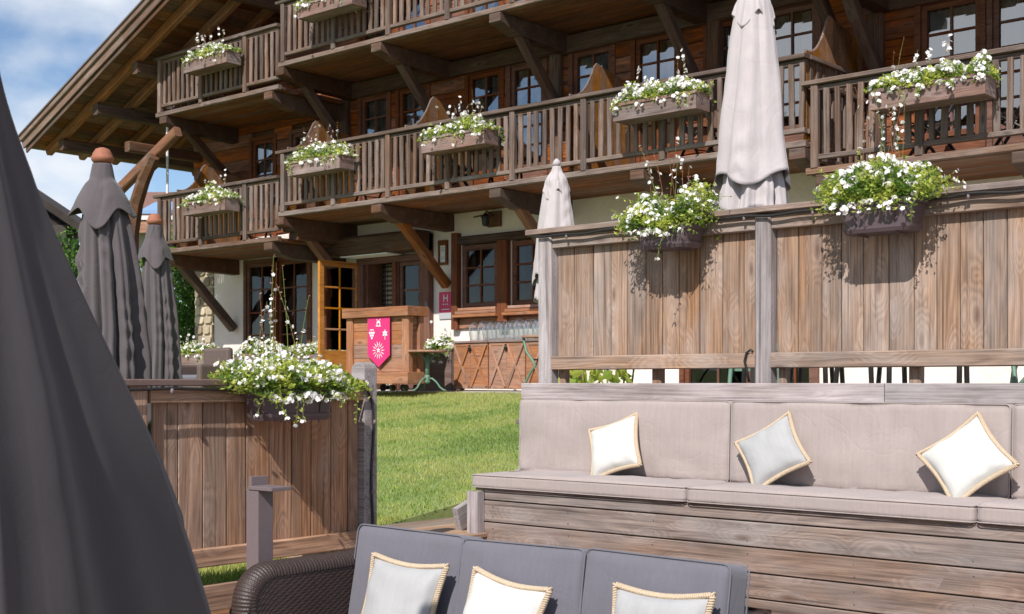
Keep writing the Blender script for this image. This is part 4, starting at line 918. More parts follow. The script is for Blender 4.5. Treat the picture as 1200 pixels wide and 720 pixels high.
sl_ = Vector((1, 0, 0.4233)).normalized(); nrm = Vector((-0.4233, 0, 1)).normalized()
for i in range(38):
    x = XE+0.14+i*0.245; c = Vector((x, 0, rz_(x)))-nrm*0.014
    board('roof_board', rf, M_roofb, (c.x, RY0+0.03, c.z), (c.x, 16.5, c.z), 0.258, 0.02, up=nrm)
for y in (12.38, 13.05, 13.75, 14.6, 15.6):
    a = Vector((XE+0.08, y, rz_(XE+0.08)))-nrm*0.11; b = Vector((XR, y, rz_(XR)))-nrm*0.11
    board('rafter', rf, M_rafter, a, a+sl_*7, 0.12, 0.16, up=nrm, rough=0.01); board('rafter', rf, M_rafter, a+sl_*7.005, b, 0.12, 0.16, up=nrm, rough=0.01)
for x in (-21.6, -20.45, -19.2, -17.0, -14.6, -12.0, -9.2): board('purlin', rf, M_beam, (x, 12.30, rz_(x)-0.31), (x, 16.4, rz_(x)-0.31), 0.17, 0.20, rough=0.012)
def slope_board(name, y, dn, w, t, mat, x0=XE-0.05):
    a = Vector((x0, y, rz_(x0)))+nrm*dn; L_ = (XR-x0)*math.sqrt(1+0.4233**2); n_ = 4
    for k in range(n_): board(name, rf, mat, a+sl_*(L_*k/n_+0.002), a+sl_*(L_*(k+1)/n_-0.002), t, w, up=nrm)
slope_board('verge_board', RY0-0.02, 0.06, 0.17, 0.035, M_verge); slope_board('verge_board', RY0-0.06, 0.155, 0.09, 0.045, M_verge); slope_board('verge_board', RY0+0.02, -0.07, 0.08, 0.03, M_beam)
slope_board('verge_capping', RY0-0.03, 0.215, 0.03, 0.16, M_metal)
board('gutter', rf, M_metal, (XE-0.07, RY0, rz_(XE)+0.03), (XE-0.07, RY1, rz_(XE)+0.03), 0.10, 0.09)
board('roof_post', ch, M_beam, (-19.52, 12.45, 1.3), (-19.52, 12.45, 4.2), 0.17, 0.17, up=(0,-1,0), rough=0.01)
pts = [(-19.52, 12.45, 3.6), (-19.50, 12.45, 4.15), (-19.38, 12.45, 4.65), (-19.15, 12.45, 5.05), (-18.85, 12.45, 5.40)]
MB().tube(pts, [0.11, 0.115, 0.12, 0.115, 0.10], 6).build('curved_brace', M_beam, ch)
board('brace', ch, M_roofb, (-20.15, 12.55, 4.92), (-18.3, 12.55, 5.77), 0.14, 0.18, up=nrm)
board('tie_beam', ch, M_beam, (-19.9, 12.6, 5.72), (-19.9, FW+0.2, 5.72), 0.16, 0.18)
MB().tube([(-18.93, BF+0.1, 4.7), (-18.93, BF+0.1, 6.1)], 0.022, 8).build('downpipe', M_signw, ch)

# ------------------------------------------------------------------ wall fittings
t = empty('hotel_sign', (-13.62, FW-0.02, 2.6), 'crimson wall plate with a white letter H above a small grey strip', 'sign')
MB().box(-13.745, FW-0.022, 2.63, -13.475, FW-0.004, 2.945).build('plate', M_signr, t, bevel=0.002)
MB().box(-13.745, FW-0.020, 2.53, -13.475, FW-0.004, 2.625).build('lower_plate', simple('grey_plate', '#a9a7aa', 0.5), t)
def text(s, parent, M, size, mat, name='lettering'):
    c = D.curves.new(name, 'FONT'); c.body = s; c.size = size; c.align_x = 'CENTER'; c.extrude = 0.001; c.materials.append(mat)
    f_ = D.objects.new(name, c); COL.objects.link(f_); bpy.context.view_layer.update(); me = D.meshes.new_from_object(f_.evaluated_get(bpy.context.evaluated_depsgraph_get())); D.objects.remove(f_)
    o = D.objects.new(name, me); link(o, parent, M); return o
RX = Matrix.Rotation(rd(90), 4, 'X')
text('H', t, T(-13.60, FW-0.026, 2.795) @ RX, 0.16, M_signw)
for k in range(3):
    q = []; cx_ = -13.65+k*0.045
    for j in range(10): a = math.pi/2+j*math.pi/5; rr_ = 0.016 if j % 2 == 0 else 0.007; q.append((cx_+rr_*math.cos(a), 2.755+rr_*math.sin(a)))
    MB().prism(q, 'y', FW-0.026, FW-0.023).build('star', M_signw, t)
for k in range(9): MB().box(-13.69+k*0.019, FW-0.026, 2.668+0.001*(k % 2), -13.676+k*0.019, FW-0.023, 2.684).build('small_print', M_signw, t)
t = empty('framed_notice', (-13.66, FW, 3.4), 'small dark wooden frame with a white notice beside the entrance', 'framed notice')
MB().box(-13.755, FW-0.04, 3.36, -13.565, FW-0.003, 3.40).box(-13.755, FW-0.04, 3.66, -13.565, FW-0.003, 3.74).box(-13.755, FW-0.038, 3.40, -13.72, FW-0.003, 3.66).box(-13.60, FW-0.038, 3.40, -13.565, FW-0.003, 3.66).build('frame', M_frame, t)
MB().box(-13.72, FW-0.022, 3.40, -13.60, FW-0.005, 3.66).build('sheet', M_signw, t)
for z in (3.62, 3.595, 3.57, 3.48, 3.455): MB().box(-13.70, FW-0.025, z, -13.625, FW-0.0225, z+0.006).build('print_line', M_metal, t)
t = empty('wall_lantern', (-12.65, FW, 4.0), 'black lantern on a wooden back plate high on the white wall', 'lantern')
MB().box(-12.72, FW-0.05, 3.86, -12.47, FW-0.003, 4.09).build('back_plate', M_rafter, t, bevel=0.004)
MB().tube([(-12.6, FW-0.05, 4.02), (-12.6, FW-0.2, 4.08), (-12.6, FW-0.22, 4.04)], 0.01, 6).tube([(-12.6, FW-0.22, 4.02), (-12.82, FW-0.24, 4.00)], 0.012, 6).build('arm', M_black, t)
MB().lathe([(0, 0.03), (0.02, 0.05), (0.12, 0.06), (0.14, 0.075), (0.19, 0.02), (0.21, 0.008)], (-12.6, FW-0.22, 3.85), 8).build('lamp_housing', M_black, t)
t = MB().box(-13.94, FW-0.14, 2.66, -13.885, FW-0.115, 2.80).build('switch_box', M_metal, None, at=(-13.9, FW-0.12, 2.7), bevel=0.004); tag(t, 'little grey switch box on the post right of the entrance', 'switch box')
# curtain in the doorway
m = MB(); vs = []; n = 40
for i in range(n+1):
    x = -15.66+0.40*i/n; y = FW+0.44+0.02*math.sin(i*1.1); vs += [(x, y, 1.5), (x, y, 3.5)]
m.add(vs, [(2*i, 2*i+2, 2*i+3, 2*i+1) for i in range(n)])
def check_mat():
    mm, nt, b = newmat('checked_curtain'); L = nt.links.new
    co = N(nt, 'ShaderNodeTexCoord'); w1 = N(nt, 'ShaderNodeTexWave', Scale=4.5, bands_direction='X'); w2 = N(nt, 'ShaderNodeTexWave', Scale=4.0, bands_direction='Z')
    L(co.outputs['Object'], w1.inputs['Vector']); L(co.outputs['Object'], w2.inputs['Vector']); mu = N(nt, 'ShaderNodeMath', operation='MULTIPLY'); L(w1.outputs['Fac'], mu.inputs[0]); L(w2.outputs['Fac'], mu.inputs[1])
    r = N(nt, 'ShaderNodeValToRGB'); r.color_ramp.elements[0].color = srgb('#2a2420'); r.color_ramp.elements[1].color = srgb('#c9b79a'); L(mu.outputs[0], r.inputs[0]); L(r.outputs[0], b.inputs['Base Color']); return mm
t = m.build('doorway_curtain', check_mat(), None, at=(-14.8, FW+0.42, 1.5), smooth=True); tag(t, 'dark checked curtain hanging inside the open doorway', 'curtain')

# ------------------------------------------------------------------ reception counter with banner
ZG = 1.44
t = empty('bar_counter', (-12.85, 12.2, ZG+0.02), 'wooden outdoor counter on castors with a pink banner on its front', 'counter')
x0, x1, y0, y1 = -13.48, -12.25, 12.0, 12.32
z0, z1 = ZG+0.10, 2.58
MB().box(x0-0.04, y0-0.04, z1-0.13, x1+0.04, y1+0.04, z1).build('top', M_count, t, bevel=0.006)
for x in (x0+0.06, x1-0.06):
    for y in (y0+0.055, y1-0.055): board('corner_post', t, M_count, (x, y, z0+0.16), (x, y, z1-0.132), 0.13, 0.10, up=(0,-1,0))
for k in range(4):
    zz = z0+0.16+(z1-0.135-z0-0.16)*(k+0.5)/4; board('panel_board', t, M_count, (x0+0.13, y0+0.05, zz), (x1-0.13, y0+0.05, zz), 0.025, (z1-z0-0.295)/4-0.004)
for k in range(4):
    zz = z0+0.16+(z1-0.135-z0-0.16)*(k+0.5)/4; board('panel_board', t, M_count, (x1-0.05, y0+0.105, zz), (x1-0.05, y1-0.105, zz), 0.025, (z1-z0-0.295)/4-0.004)
MB().box(x0-0.05, y0-0.05, z0, x1+0.05, y1+0.05, z0+0.158).build('plinth', M_count, t, bevel=0.006)
for x in (x0+0.1, -13.0, -12.6, x1-0.1):
    for y in (y0+0.06, y1-0.06): MB().tube([(x-0.02, y, ZG+0.045), (x+0.02, y, ZG+0.045)], 0.045, 12).build('castor', M_black, t)
bnr = empty('pink_banner', (-12.86, y0-0.02, 2.2), 'pink pointed banner with white emblems on the counter front', 'banner')
bx0, bx1 = -13.02, -12.58; bz1 = z1-0.135; bz0 = bz1-0.68
MB().prism([(bx0, bz0+0.16), ((bx0+bx1)/2, bz0), (bx1, bz0+0.16), (bx1, bz1), (bx0, bz1)], 'y', y0-0.014, y0-0.006).build('cloth', M_pink, bnr)
def emb(name, polys):
    m = MB()
    for p in polys: m.prism(p, 'y', y0-0.018, y0-0.0145)
    return m.build(name, M_signw, bnr)
cx_ = (bx0+bx1)/2
def star(cx, cz, n, r0, r1, w, a0=0):
    P_ = []
    for k in range(n):
        a = a0+math.tau*k/n; d = Vector((math.cos(a), math.sin(a))); e = Vector((-d.y, d.x)); c = Vector((cx, cz))
        P_.append([tuple(c+d*r0-e*w*0.4), tuple(c+d*(r0+r1)/2-e*w), tuple(c+d*r1), tuple(c+d*(r0+r1)/2+e*w), tuple(c+d*r0+e*w*0.4)])
    return P_
cz = bz0+0.23; emb('sun_emblem', star(cx_, cz, 14, 0.05, 0.125, 0.006)+star(cx_, cz, 5, 0.0, 0.04, 0.010, math.pi/2))
def disc(cx, cz, r, n=8): return [(cx+r*math.cos(math.tau*k/n), cz+r*math.sin(math.tau*k/n)) for k in range(n)]
cz = bz0+0.45; gx = cx_-0.13
emb('grape_emblem', [disc(gx+dx, cz+dz, 0.018) for dx, dz in ((-.04, .02), (0, .02), (.04, .02), (-.02, -.015), (.02, -.015), (0, -.05))]+[[(gx-.045, cz+.055), (gx+.045, cz+.055), (gx+.03, cz+.068), (gx-.03, cz+.068)]])
gx = cx_+0.13
emb('leaf_emblem', star(gx, cz+0.005, 6, 0.008, 0.055, 0.014, math.pi/2)+[[(gx-.004, cz-.075), (gx+.004, cz-.075), (gx+.004, cz), (gx-.004, cz)]])
cz = bz0+0.585
emb('hut_emblem', [[(cx_-.05, cz-.03), (cx_+.05, cz-.03), (cx_+.05, cz-.018), (cx_-.05, cz-.018)], [(cx_-.035, cz-.015), (cx_-.02, cz-.015), (cx_-.02, cz+.02), (cx_-.035, cz+.01)], [(cx_+.02, cz-.015), (cx_+.035, cz-.015), (cx_+.035, cz+.01), (cx_+.02, cz+.02)], [(cx_-.04, cz+.015), (cx_+.04, cz+.015), (cx_+.015, cz+.05), (cx_-.015, cz+.05)], disc(cx_-.03, cz+.06, .009), disc(cx_+.03, cz+.06, .009)])

# ------------------------------------------------------------------ low cabinets, glasses, tables
def cabinet(x0, label):
    t = empty('low_cabinet', (x0+0.33, 13.1, ZG), label, 'cabinet', 'low cabinets with cross-braced doors')
    x1 = x0+0.645; y0, y1, z1 = 12.92, 13.38, ZG+0.66
    MB().box(x0, y0+0.02, ZG+0.03, x1, y1, z1).build('body', M_count, t)
    MB().box(x0-0.012, y0-0.03, z1+0.001, x1+0.012, y1+0.01, z1+0.028).build('top', M_box, t)
    for s in range(2):
        a = x0+0.004+s*0.319; b = a+0.315; d = MB().box(a, y0-0.006, ZG+0.035, b, y0+0.018, z1-0.005).build('door', M_count, t)
        mid = M_rafter
        for (p, q) in (((a+0.02, ZG+0.06), (b-0.02, z1-0.03)), ((a+0.02, z1-0.03), (b-0.02, ZG+0.06))):
            board('cross_brace', d, M_count, (p[0], y0-0.018, p[1]), (q[0], y0-0.0185-0.004*(p[1] < q[1]), q[1]), 0.032, 0.024, up=(0,-1,0))
        for zz in (ZG+0.055, z1-0.025): board('door_rail', d, M_count, (a, y0-0.009, zz), (b, y0-0.009, zz), 0.008, 0.04)
    MB().lathe([(0, 0.02), (0.03, 0.03), (0.05, 0.015), (0.07, 0.02)], ((x0+x1)/2, y0-0.03, z1-0.10), 8).build('latch', M_black, t)
cabinet(-12.27, 'low wooden cabinet with crossed door braces, beside the bistro table'); cabinet(-11.61, 'low wooden cabinet with crossed door braces, under the right half of the glasses')
cabinet(-10.95, 'low wooden cabinet mostly behind the corner of the tall board fence')
prof = [(0.0, 0.055), (0.004, 0.060), (0.05, 0.068), (0.12, 0.078), (0.18, 0.077), (0.23, 0.062), (0.262, 0.038), (0.275, 0.010), (0.272, 0.006), (0.258, 0.034), (0.228, 0.058), (0.18, 0.073), (0.12, 0.074), (0.05, 0.064), (0.006, 0.056)]
gm = MB().lathe(prof, (0, 0, 0), 20).mesh('glass_bowl', M_clear, smooth=True)
gi = 0
for rowy, off in ((13.02, 0), (13.2, 0.085)):
    for k in range(9):
        x = -11.98+k*0.163+off
        if x > -10.5: continue
        o = D.objects.new('upturned_glass', gm); link(o, None, T(x, rowy, ZG+0.691) @ Matrix.Scale(R.uniform(.94, 1.04), 4)); tag(o, 'clear rounded glass, %s from the left in the %s row on the low cabinets' % (('first','second','third','fourth','fifth','sixth','seventh','eighth','ninth')[k], 'front' if off == 0 else 'back'), 'glass', 'upturned glasses on the low cabinets')
# round bistro table
t = empty('bistro_table', (-12.45, 12.35, ZG), 'small round wooden-topped bistro table on green iron legs', 'table')
tx, ty = -12.13, 12.25
MB().lathe([(0, 0.26), (0.008, 0.27), (0.024, 0.27), (0.03, 0.262)], (tx, ty, ZG+0.52), 28).build('tabletop', M_count, t)
MB().tube([(tx, ty, ZG+0.16), (tx, ty, ZG+0.52)], 0.03, 12).lathe([(0, 0.03), (0.03, 0.05), (0.06, 0.03), (0.09, 0.045), (0.12, 0.03)], (tx, ty, ZG+0.1), 12).build('column', M_green, t, smooth=True)
for k in range(3):
    a = k*math.tau/3+0.5; c, s = math.cos(a), math.sin(a)
    MB().tube([(tx+c*r_, ty+s*r_, ZG+z_) for r_, z_ in ((0.02, 0.17), (0.07, 0.17), (0.13, 0.12), (0.18, 0.05), (0.23, 0.015), (0.26, 0.012))], 0.013, 8).build('leg', M_green, t, smooth=True)
for k in range(3):
    a = k*math.tau/3+0.5; c, s = math.cos(a), math.sin(a)
    MB().tube([(tx+c*r_, ty+s*r_, ZG+z_) for r_, z_ in ((0.02, 0.36), (0.05, 0.44), (0.12, 0.49), (0.19, 0.515))], 0.009, 6).build('bracket', M_green, t, smooth=True)
# table with curved green legs right of the cabinets
t = empty('garden_table', (-10.5, 12.3, ZG), 'wooden-topped garden table with curved green iron legs, half hidden by the fence corner', 'table')
board('tabletop', t, M_count, (-10.38, 12.45, ZG+0.69), (-9.4, 12.45, ZG+0.69), 0.6, 0.03)
for y in (12.2, 12.7):
    for x, s in ((-10.34, 1), (-9.4, -1)):
        MB().tube([(x-0.05*s, y, ZG+0.675), (x, y, ZG+0.5), (x+0.11*s, y, ZG+0.38), (x+0.15*s, y, ZG+0.33), (x+0.08*s, y, ZG+0.26), (x, y, ZG+0.14), (x-0.04*s, y, ZG+0.012)], 0.017, 8).build('leg', M_green, t, smooth=True)
board('stretcher', t, M_black, (-10.22, 12.2, ZG+0.40), (-10.22, 12.7, ZG+0.40), 0.03, 0.02)
GT = 'wooden flower troughs standing on the terrace'
tk = dict(trim=False, dz=0.58, dy=0.25, group=GT, tall=3, tallh=0.35, hgt=0.22, nleaf=1300, nflow=120)
wooden_box('wooden trough of white flowers between the counter and the low cabinets', -12.98, -12.34, 12.95, ZG, **tk)
wooden_box('wooden trough of white flowers left of the glazed doors, nearest the corner', -18.6, -17.45, 12.55, ZG+0.02, **tk)
wooden_box('wooden trough of white flowers left of the open door, behind the brown fence planter', -16.95, -15.75, 12.7, ZG, **tk)
wooden_box('wooden trough of white flowers seen through the panes of the open door', -17.1, -15.85, 13.82, ZG, **tk)

# ------------------------------------------------------------------ chairs
def garden_chair(mat, label, loc, rz, name='folding_chair', bent=False):
    t = D.objects.new(name, None); Mx = T(*loc) @ Matrix.Rotation(rz, 4, 'Z'); link(t, None, Mx); tag(t, label, 'chair', None)
    def part(mb, nm_, sm=False): o = D.objects.new(nm_, mb.mesh(nm_, mat, smooth=sm)); link(o, t, Mx)
    for k in range(5): part(MB().box(-0.2, -0.2+k*0.083, 0.445, 0.2, -0.135+k*0.083, 0.462), 'slat')
    for k in range(3): part(MB().box(-0.2, 0.215+k*0.012, 0.62+k*0.09, 0.2, 0.232+k*0.012, 0.685+k*0.09), 'slat')
    for s in (-1, 1):
        if bent:
            part(MB().tube([(s*0.24, -0.22, 0.0), (s*0.24, -0.2, 0.35), (s*0.24, -0.16, 0.60), (s*0.24, -0.1, 0.655), (s*0.24, 0.05, 0.66), (s*0.235, 0.2, 0.64)], 0.019, 8), 'leg', True)
            part(MB().tube([(s*0.22, 0.27, 0.0), (s*0.22, 0.2, 0.20), (s*0.22, 0.17, 0.45), (s*0.22, 0.23, 0.70), (s*0.21, 0.26, 0.86)], 0.019, 8), 'leg', True)
        else:
            part(MB().tube([(s*0.21, -0.26, 0.0), (s*0.21, 0.0, 0.40), (s*0.21, 0.25, 0.86)], 0.019, 6), 'leg', True)
            part(MB().tube([(s*0.19, 0.28, 0.0), (s*0.19, 0.05, 0.28), (s*0.19, -0.2, 0.44)], 0.019, 6), 'leg', True)
    part(MB().tube([(-0.2, -0.14, 0.18), (0.2, -0.14, 0.18)], 0.008, 6), 'stretcher')
    return t
zt2 = lambda x, y: zg(x, y)
for i, (x, y, rz, g_, lab) in enumerate(((-5.6, 9.6, 0.4, 1, 'green folding chair behind the fence, just right of its middle post'), (-5.0, 9.5, 2.2, 0, 'black tubular chair behind the fence gap, left of the bright wall'),
        (-4.35, 9.3, 1.2, 0, 'black tubular chair behind the fence gap, its front leg curved over'), (-3.75, 8.9, 0.2, 0, 'black tubular chair in the middle of the bright fence gap'),
        (-2.95, 8.9, 1.7, 1, 'green folding chair with crossed legs at the right of the fence gap'), (-2.62, 8.6, 2.9, 0, 'black tubular chair at the far right of the fence gap'), (-4.6, 8.3, 0.9, 0, 'black tubular chair in the fence gap close to the middle post'), (-3.3, 9.9, 0.5, 1, 'green folding chair set back between two black chairs in the fence gap'), (-2.4, 9.4, 0.3, 1, 'green folding chair furthest right in the fence gap'))):
    garden_chair(M_green if g_ else M_black, lab, (x, y, zt2(x, y)), rz, 'folding_chair' if g_ else 'tubular_chair', not g_)
for x, zf, lab in ((-14.4, 4.2, 'dark folding chair on the middle balcony near its left end'), (-11.7, 4.2, 'dark folding chair on the middle balcony behind the second flower box'), (-12.6, 4.2, 'dark folding chair on the middle balcony left of the small pale parasol'), (-8.5, 4.2, 'dark folding chair on the middle balcony behind the tall pale parasol'),
                   (-5.6, 3.885, 'dark folding chair on the right balcony behind the flower box'), (-4.7, 3.885, 'dark folding chair at the right end of the right balcony'), (-17.2, 3.83, 'dark folding chair on the small lower left balcony')):
    garden_chair(M_black, lab, (x, 13.35, zf-0.02), R.uniform(0, 6), 'folding_chair')
# wicker armchair beyond the left fence
M_wl = simple('grey_wicker', '#5d4e48', 0.6, var=0.3, scale=90, bump=0.4)
ax_, ay = -14.75, 10.5; az = zg(ax_, ay)
t = empty('wicker_armchair', (ax_, ay, az), 'grey-brown wicker armchair behind the brown fence and dark parasols', 'armchair')
MB().box(ax_-0.3, ay-0.3, az+0.12, ax_+0.3, ay+0.3, az+0.42).build('seat', M_wl, t, bevel=0.03)
MB().box(ax_-0.3, ay+0.22, az+0.42, ax_+0.3, ay+0.32, az+0.88).build('backrest', M_wl, t, bevel=0.04)
for s in (-1, 1): MB().box(ax_+s*0.34-0.05, ay-0.3, az+0.12, ax_+s*0.34+0.05, ay+0.3, az+0.64).build('armrest', M_wl, t, bevel=0.03)
for sx_ in (-1, 1):
    for sy_ in (-1, 1): MB().box(ax_+sx_*0.3-0.02, ay+sy_*0.26-0.02, az-0.01, ax_+sx_*0.3+0.02, ay+sy_*0.26+0.02, az+0.13).build('leg', M_wl, t)
MB().box(ax_-0.27, ay-0.28, az+0.42, ax_+0.27, ay+0.2, az+0.5).build('pad', M_char, t, bevel=0.03)

# ------------------------------------------------------------------ closed parasols
def drape(name, parent, mat, c, prof, nf, amp, seed, twist=0.0, hem=None, nt=192, nz=56, sharp=1.0, amp0=0.25, ex=None, thick=0.004, rough=0.05, lean=(0, 0)):
    zs = [p[0] for p in prof]; z1, z0 = zs[0], zs[-1]; vs = []
    def lin(z):
        z = max(z0, min(z1, z))
        for (a, ra), (b, rb) in zip(prof, prof[1:]):
            if b <= z <= a: return ra+(rb-ra)*(a-z)/(a-b)
        return prof[-1][1]
    def rad(z): return sum(lin(z+d*0.02*(z1-z0)) for d in (-2, -1, 0, 1, 2))/5 if z0 < z-0.04*(z1-z0) and z+0.04*(z1-z0) < z1 else lin(z)
    for j in range(nz+1):
        f = j/nz; z = z1+(z0-z1)*f; r0 = rad(z)
        for i in range(nt):
            th = math.tau*i/nt; cs = Vector((math.cos(th), math.sin(th), 0))
            ph = nf*th/2+twist*f+1.1*noise.noise(Vector((cs.x*1.3+seed, cs.y*1.3, f*0.9)))
            s = abs(math.cos(ph))**sharp; s = s*0.8+0.2*(0.5+0.5*math.cos(nf*2.3*th+seed+3*f))
            a = amp*(amp0+(1-amp0)*min(1, f*1.6)); r = r0*(1-a*(1-s)+a*0.25)
            r *= 1+rough*noise.noise(cs*2+Vector((seed, 0, z*3)))
            if ex: r *= ex(th, f)
            zz = z+(hem(th)*f**1.5 if hem else 0)
            # small crush folds across the cloth
            r += 0.022*amp*math.sin(z*38+6*noise.noise(Vector((cs.x*2, cs.y*2, z*2+seed))))*max(0, noise.noise(Vector((cs.x*1.5+seed, cs.y*1.5, z*1.7))))*2
            vs.append((c[0]+r*cs.x+lean[0]*min(1, f*1.6), c[1]+r*cs.y+lean[1]*min(1, f*1.6), zz))
    fs = [(j*nt+i, (j+1)*nt+i, (j+1)*nt+(i+1) % nt, j*nt+(i+1) % nt) for j in range(nz) for i in range(nt)]
    m = MB().add(vs, fs); o = m.build(name, mat, parent, smooth=True, at=(c[0], c[1], z0))
    md = o.modifiers.new('thickness', 'SOLIDIFY'); md.thickness = thick; return o
def pole(t, x, y, z0, z1, mat=M_metal, r=0.024): MB().tube([(x, y, z0), (x, y, z1)], r, 12).build('pole', mat, t, smooth=True)
def base(t, x, y, z): MB().box(x-0.3, y-0.3, z, x+0.3, y+0.3, z+0.05).box(x-0.05, y-0.05, z+0.05, x+0.05, y+0.05, z+0.25).build('base', M_metal, t, bevel=0.01)
# foreground: cross-section with one broad flat panel turned to the right
FX = [(-180, .80), (-150, .62), (-120, .85), (-95, .66), (-78, .88), (-62, .64), (-48, .84), (-35, .92), (-22, 1.0), (90, 1.45), (97, .80), (100, .90), (130, .65), (155, .88), (180, .80)]
def fold_x(th, f):
    d = (math.degrees(th)+180-3*f) % 360-180
    if -22 <= d <= 90:    # straight chord between two ridges
        a = Vector((math.cos(rd(-22)), math.sin(rd(-22)))); b = Vector((math.cos(rd(90)), math.sin(rd(90))))*1.45; n_ = Vector((b.y-a.y, a.x-b.x)).normalized(); u = Vector((math.cos(rd(d)), math.sin(rd(d)))); c_ = a.dot(n_)/max(0.2, u.dot(n_))
        return c_+0.02*math.sin(d*0.12)
    for (a, p), (b, q) in zip(FX, FX[1:]):
        if a <= d <= b: g_ = (d-a)/(b-a); g_ = g_*g_*(3-2*g_); return p+(q-p)*g_
    return .8
t = empty('parasol', (-2.9, 1.44, 0), 'big dark grey closed parasol filling the left edge, closest to the camera', 'parasol', 'dark closed parasols with clay finials')
drape('canopy', t, M_umbf, (-2.9, 1.44), [(2.9, 0.008), (2.5, 0.014), (2.25, 0.040), (2.02, 0.105), (1.85, 0.165), (1.72, 0.215), (1.55, 0.280), (1.39, 0.342), (1.15, 0.415), (0.98, 0.465), (0.72, 0.53)], 5, 0.02, 3.3, twist=0.3, nt=300, nz=70, sharp=1.0, hem=lambda th: 0.05*math.sin(4*th), amp0=0.8, ex=fold_x, rough=0.006)
pole(t, -2.9, 1.44, 0, 2.9); base(t, -2.9, 1.44, 0.0)
MB().lathe([(0, 0.04), (0.03, 0.065), (0.09, 0.06), (0.13, 0.03)], (-2.9, 1.44, 2.86), 16).build('finial', M_terra, t, smooth=True)
# two beyond the brown fence
def clay_parasol(x, y, ztop, label, s, seed, cape=True, yaw=0.0):
    z0 = zg(x, y); t = empty('parasol', (x, y, z0), label, 'parasol', 'dark closed parasols with clay finials')
    pole(t, x, y, z0, ztop-0.05); base(t, x, y, z0)
    MB().lathe([(-0.03, 0.060), (0, 0.084), (0.025, 0.088), (0.032, 0.076), (0.05, 0.074), (0.085, 0.052), (0.098, 0.018)], (x, y, ztop), 22).build('finial', M_terra, t, smooth=True)
    H = ztop-0.03
    drape('canopy', t, M_umb, (x, y), [(H-0.05, 0.06), (H-0.45, 0.22*s), (H-0.9, 0.27*s), (H-1.3, 0.29*s), (H-1.75, 0.33*s), (H-2.05, 0.34*s)], 9, 0.55, seed, twist=0.5, sharp=0.6, lean=(0.075*s, 0.065*s), hem=lambda th: 0.12*math.sin(4*th+seed))
    def hem(th): return -(0.05+0.15*max(0, math.cos(th+0.70)))*s*(0.5+0.5*math.cos(4*(th-yaw)))
    def ex(th, f): return 1+f*(0.24*(0.5+0.5*math.cos(4*(th-yaw)))-0.10)
    drape('top_vent', t, M_umb, (x, y), [(H, 0.075), (H-0.12, 0.10), (H-0.14, 0.155*s), (H-0.24, 0.225*s), (H-0.36, 0.285*s)], 4, 0.12, seed+2, hem=hem, ex=ex, nt=220, nz=34, amp0=0.5)
    return t
clay_parasol(-8.87, 5.40, 3.27, 'dark grey closed parasol with clay finial, the larger one behind the brown fence', 0.84, 11.0, yaw=rd(49))
clay_parasol(-12.1, 8.0, 3.30, 'smaller dark grey closed parasol with clay finial in front of the lower left balcony', 0.66, 17.0, yaw=rd(60))
ck = D.objects.new('parasol_crank', None); 
# pale parasols on the upper terrace
def pale(x, y, ztop, label, s, seed, hemz, yaw=0.0):
    z0 = zg(x, y); t = empty('parasol', (x, y, z0), label, 'parasol', 'pale closed parasols on the upper terrace'); pole(t, x, y, z0, ztop+0.02, M_signw, 0.022); base(t, x, y, z0)
    MB().lathe([(0, 0.03), (0.03, 0.045), (0.06, 0.03), (0.08, 0.01)], (x, y, ztop), 12).build('finial', M_beige, t, smooth=True)
    L_ = ztop-hemz
    drape('canopy', t, M_beige, (x, y), [(ztop-0.03, 0.035), (ztop-0.10*L_, 0.115*s), (ztop-0.3*L_, 0.155*s), (ztop-0.6*L_, 0.205*s), (hemz, 0.262*s)], 5, 0.24, seed, twist=0.55, hem=lambda th: 0.05*math.sin(3*th+seed), amp0=0.5)
    drape('inner_folds', t, M_beige, (x, y), [(hemz+0.3, 0.16*s), (hemz, 0.20*s), (hemz-0.22, 0.235*s)], 10, 0.35, seed+5, nz=16, hem=lambda th: 0.03*math.sin(5*th))
    drape('top_vent', t, M_beige, (x, y), [(ztop, 0.04), (ztop-0.10, 0.075), (ztop-0.20, 0.125*s), (ztop-0.27, 0.145*s)], 8, 0.22, seed+3, hem=lambda th: -0.11*abs(math.cos(2*(th-yaw)))**1.5+0.02, nz=24, amp0=0.5)
    return t
pale(-4.42, 7.58, 4.28, 'tall pale closed parasol rising behind the fence in front of the balcony', 0.98, 2.0, 2.90)
pale(-8.36, 10.35, 3.80, 'smaller pale closed parasol at the left corner of the tall fence', 0.98, 7.0, 2.62)

# ------------------------------------------------------------------ plants, trees and houses beyond
def leafy(name, parent, c, rad, n, ls, seed, mats=M_tree, clumps=26, kind='stuff'):
    r = random.Random(seed); m = MB(); cl = []
    for i in range(clumps):
        d = Vector((r.gauss(0, 1), r.gauss(0, 1), r.gauss(0, 1))).normalized()*r.uniform(0.35, 0.95); cl.append((Vector((d.x*rad[0], d.y*rad[1], d.z*rad[2])), r.uniform(0.22, 0.42), r.choice((0, 0, 1, 2))))
    for i in range(n):
        cc, rr, mi = r.choice(cl); d = Vector((r.gauss(0, 1), r.gauss(0, 1), r.gauss(0, 1))).normalized()*r.uniform(0.5, 1.0)**0.5
        p = Vector(c)+cc+Vector((d.x*rad[0], d.y*rad[1], d.z*rad[2]))*rr
        leaf(m, p, Vector((r.gauss(0, 1), r.gauss(0, 1), r.gauss(-0.2, 1))), Vector((r.gauss(0, 1), r.gauss(0, 1), r.gauss(0, 1))), ls*r.uniform(0.6, 1.3), ls*0.55, mi if r.random() < 0.75 else r.choice((0, 1, 2)))
    o = m.build(name, mats, parent); 
    if kind: o['kind'] = kind
    return o
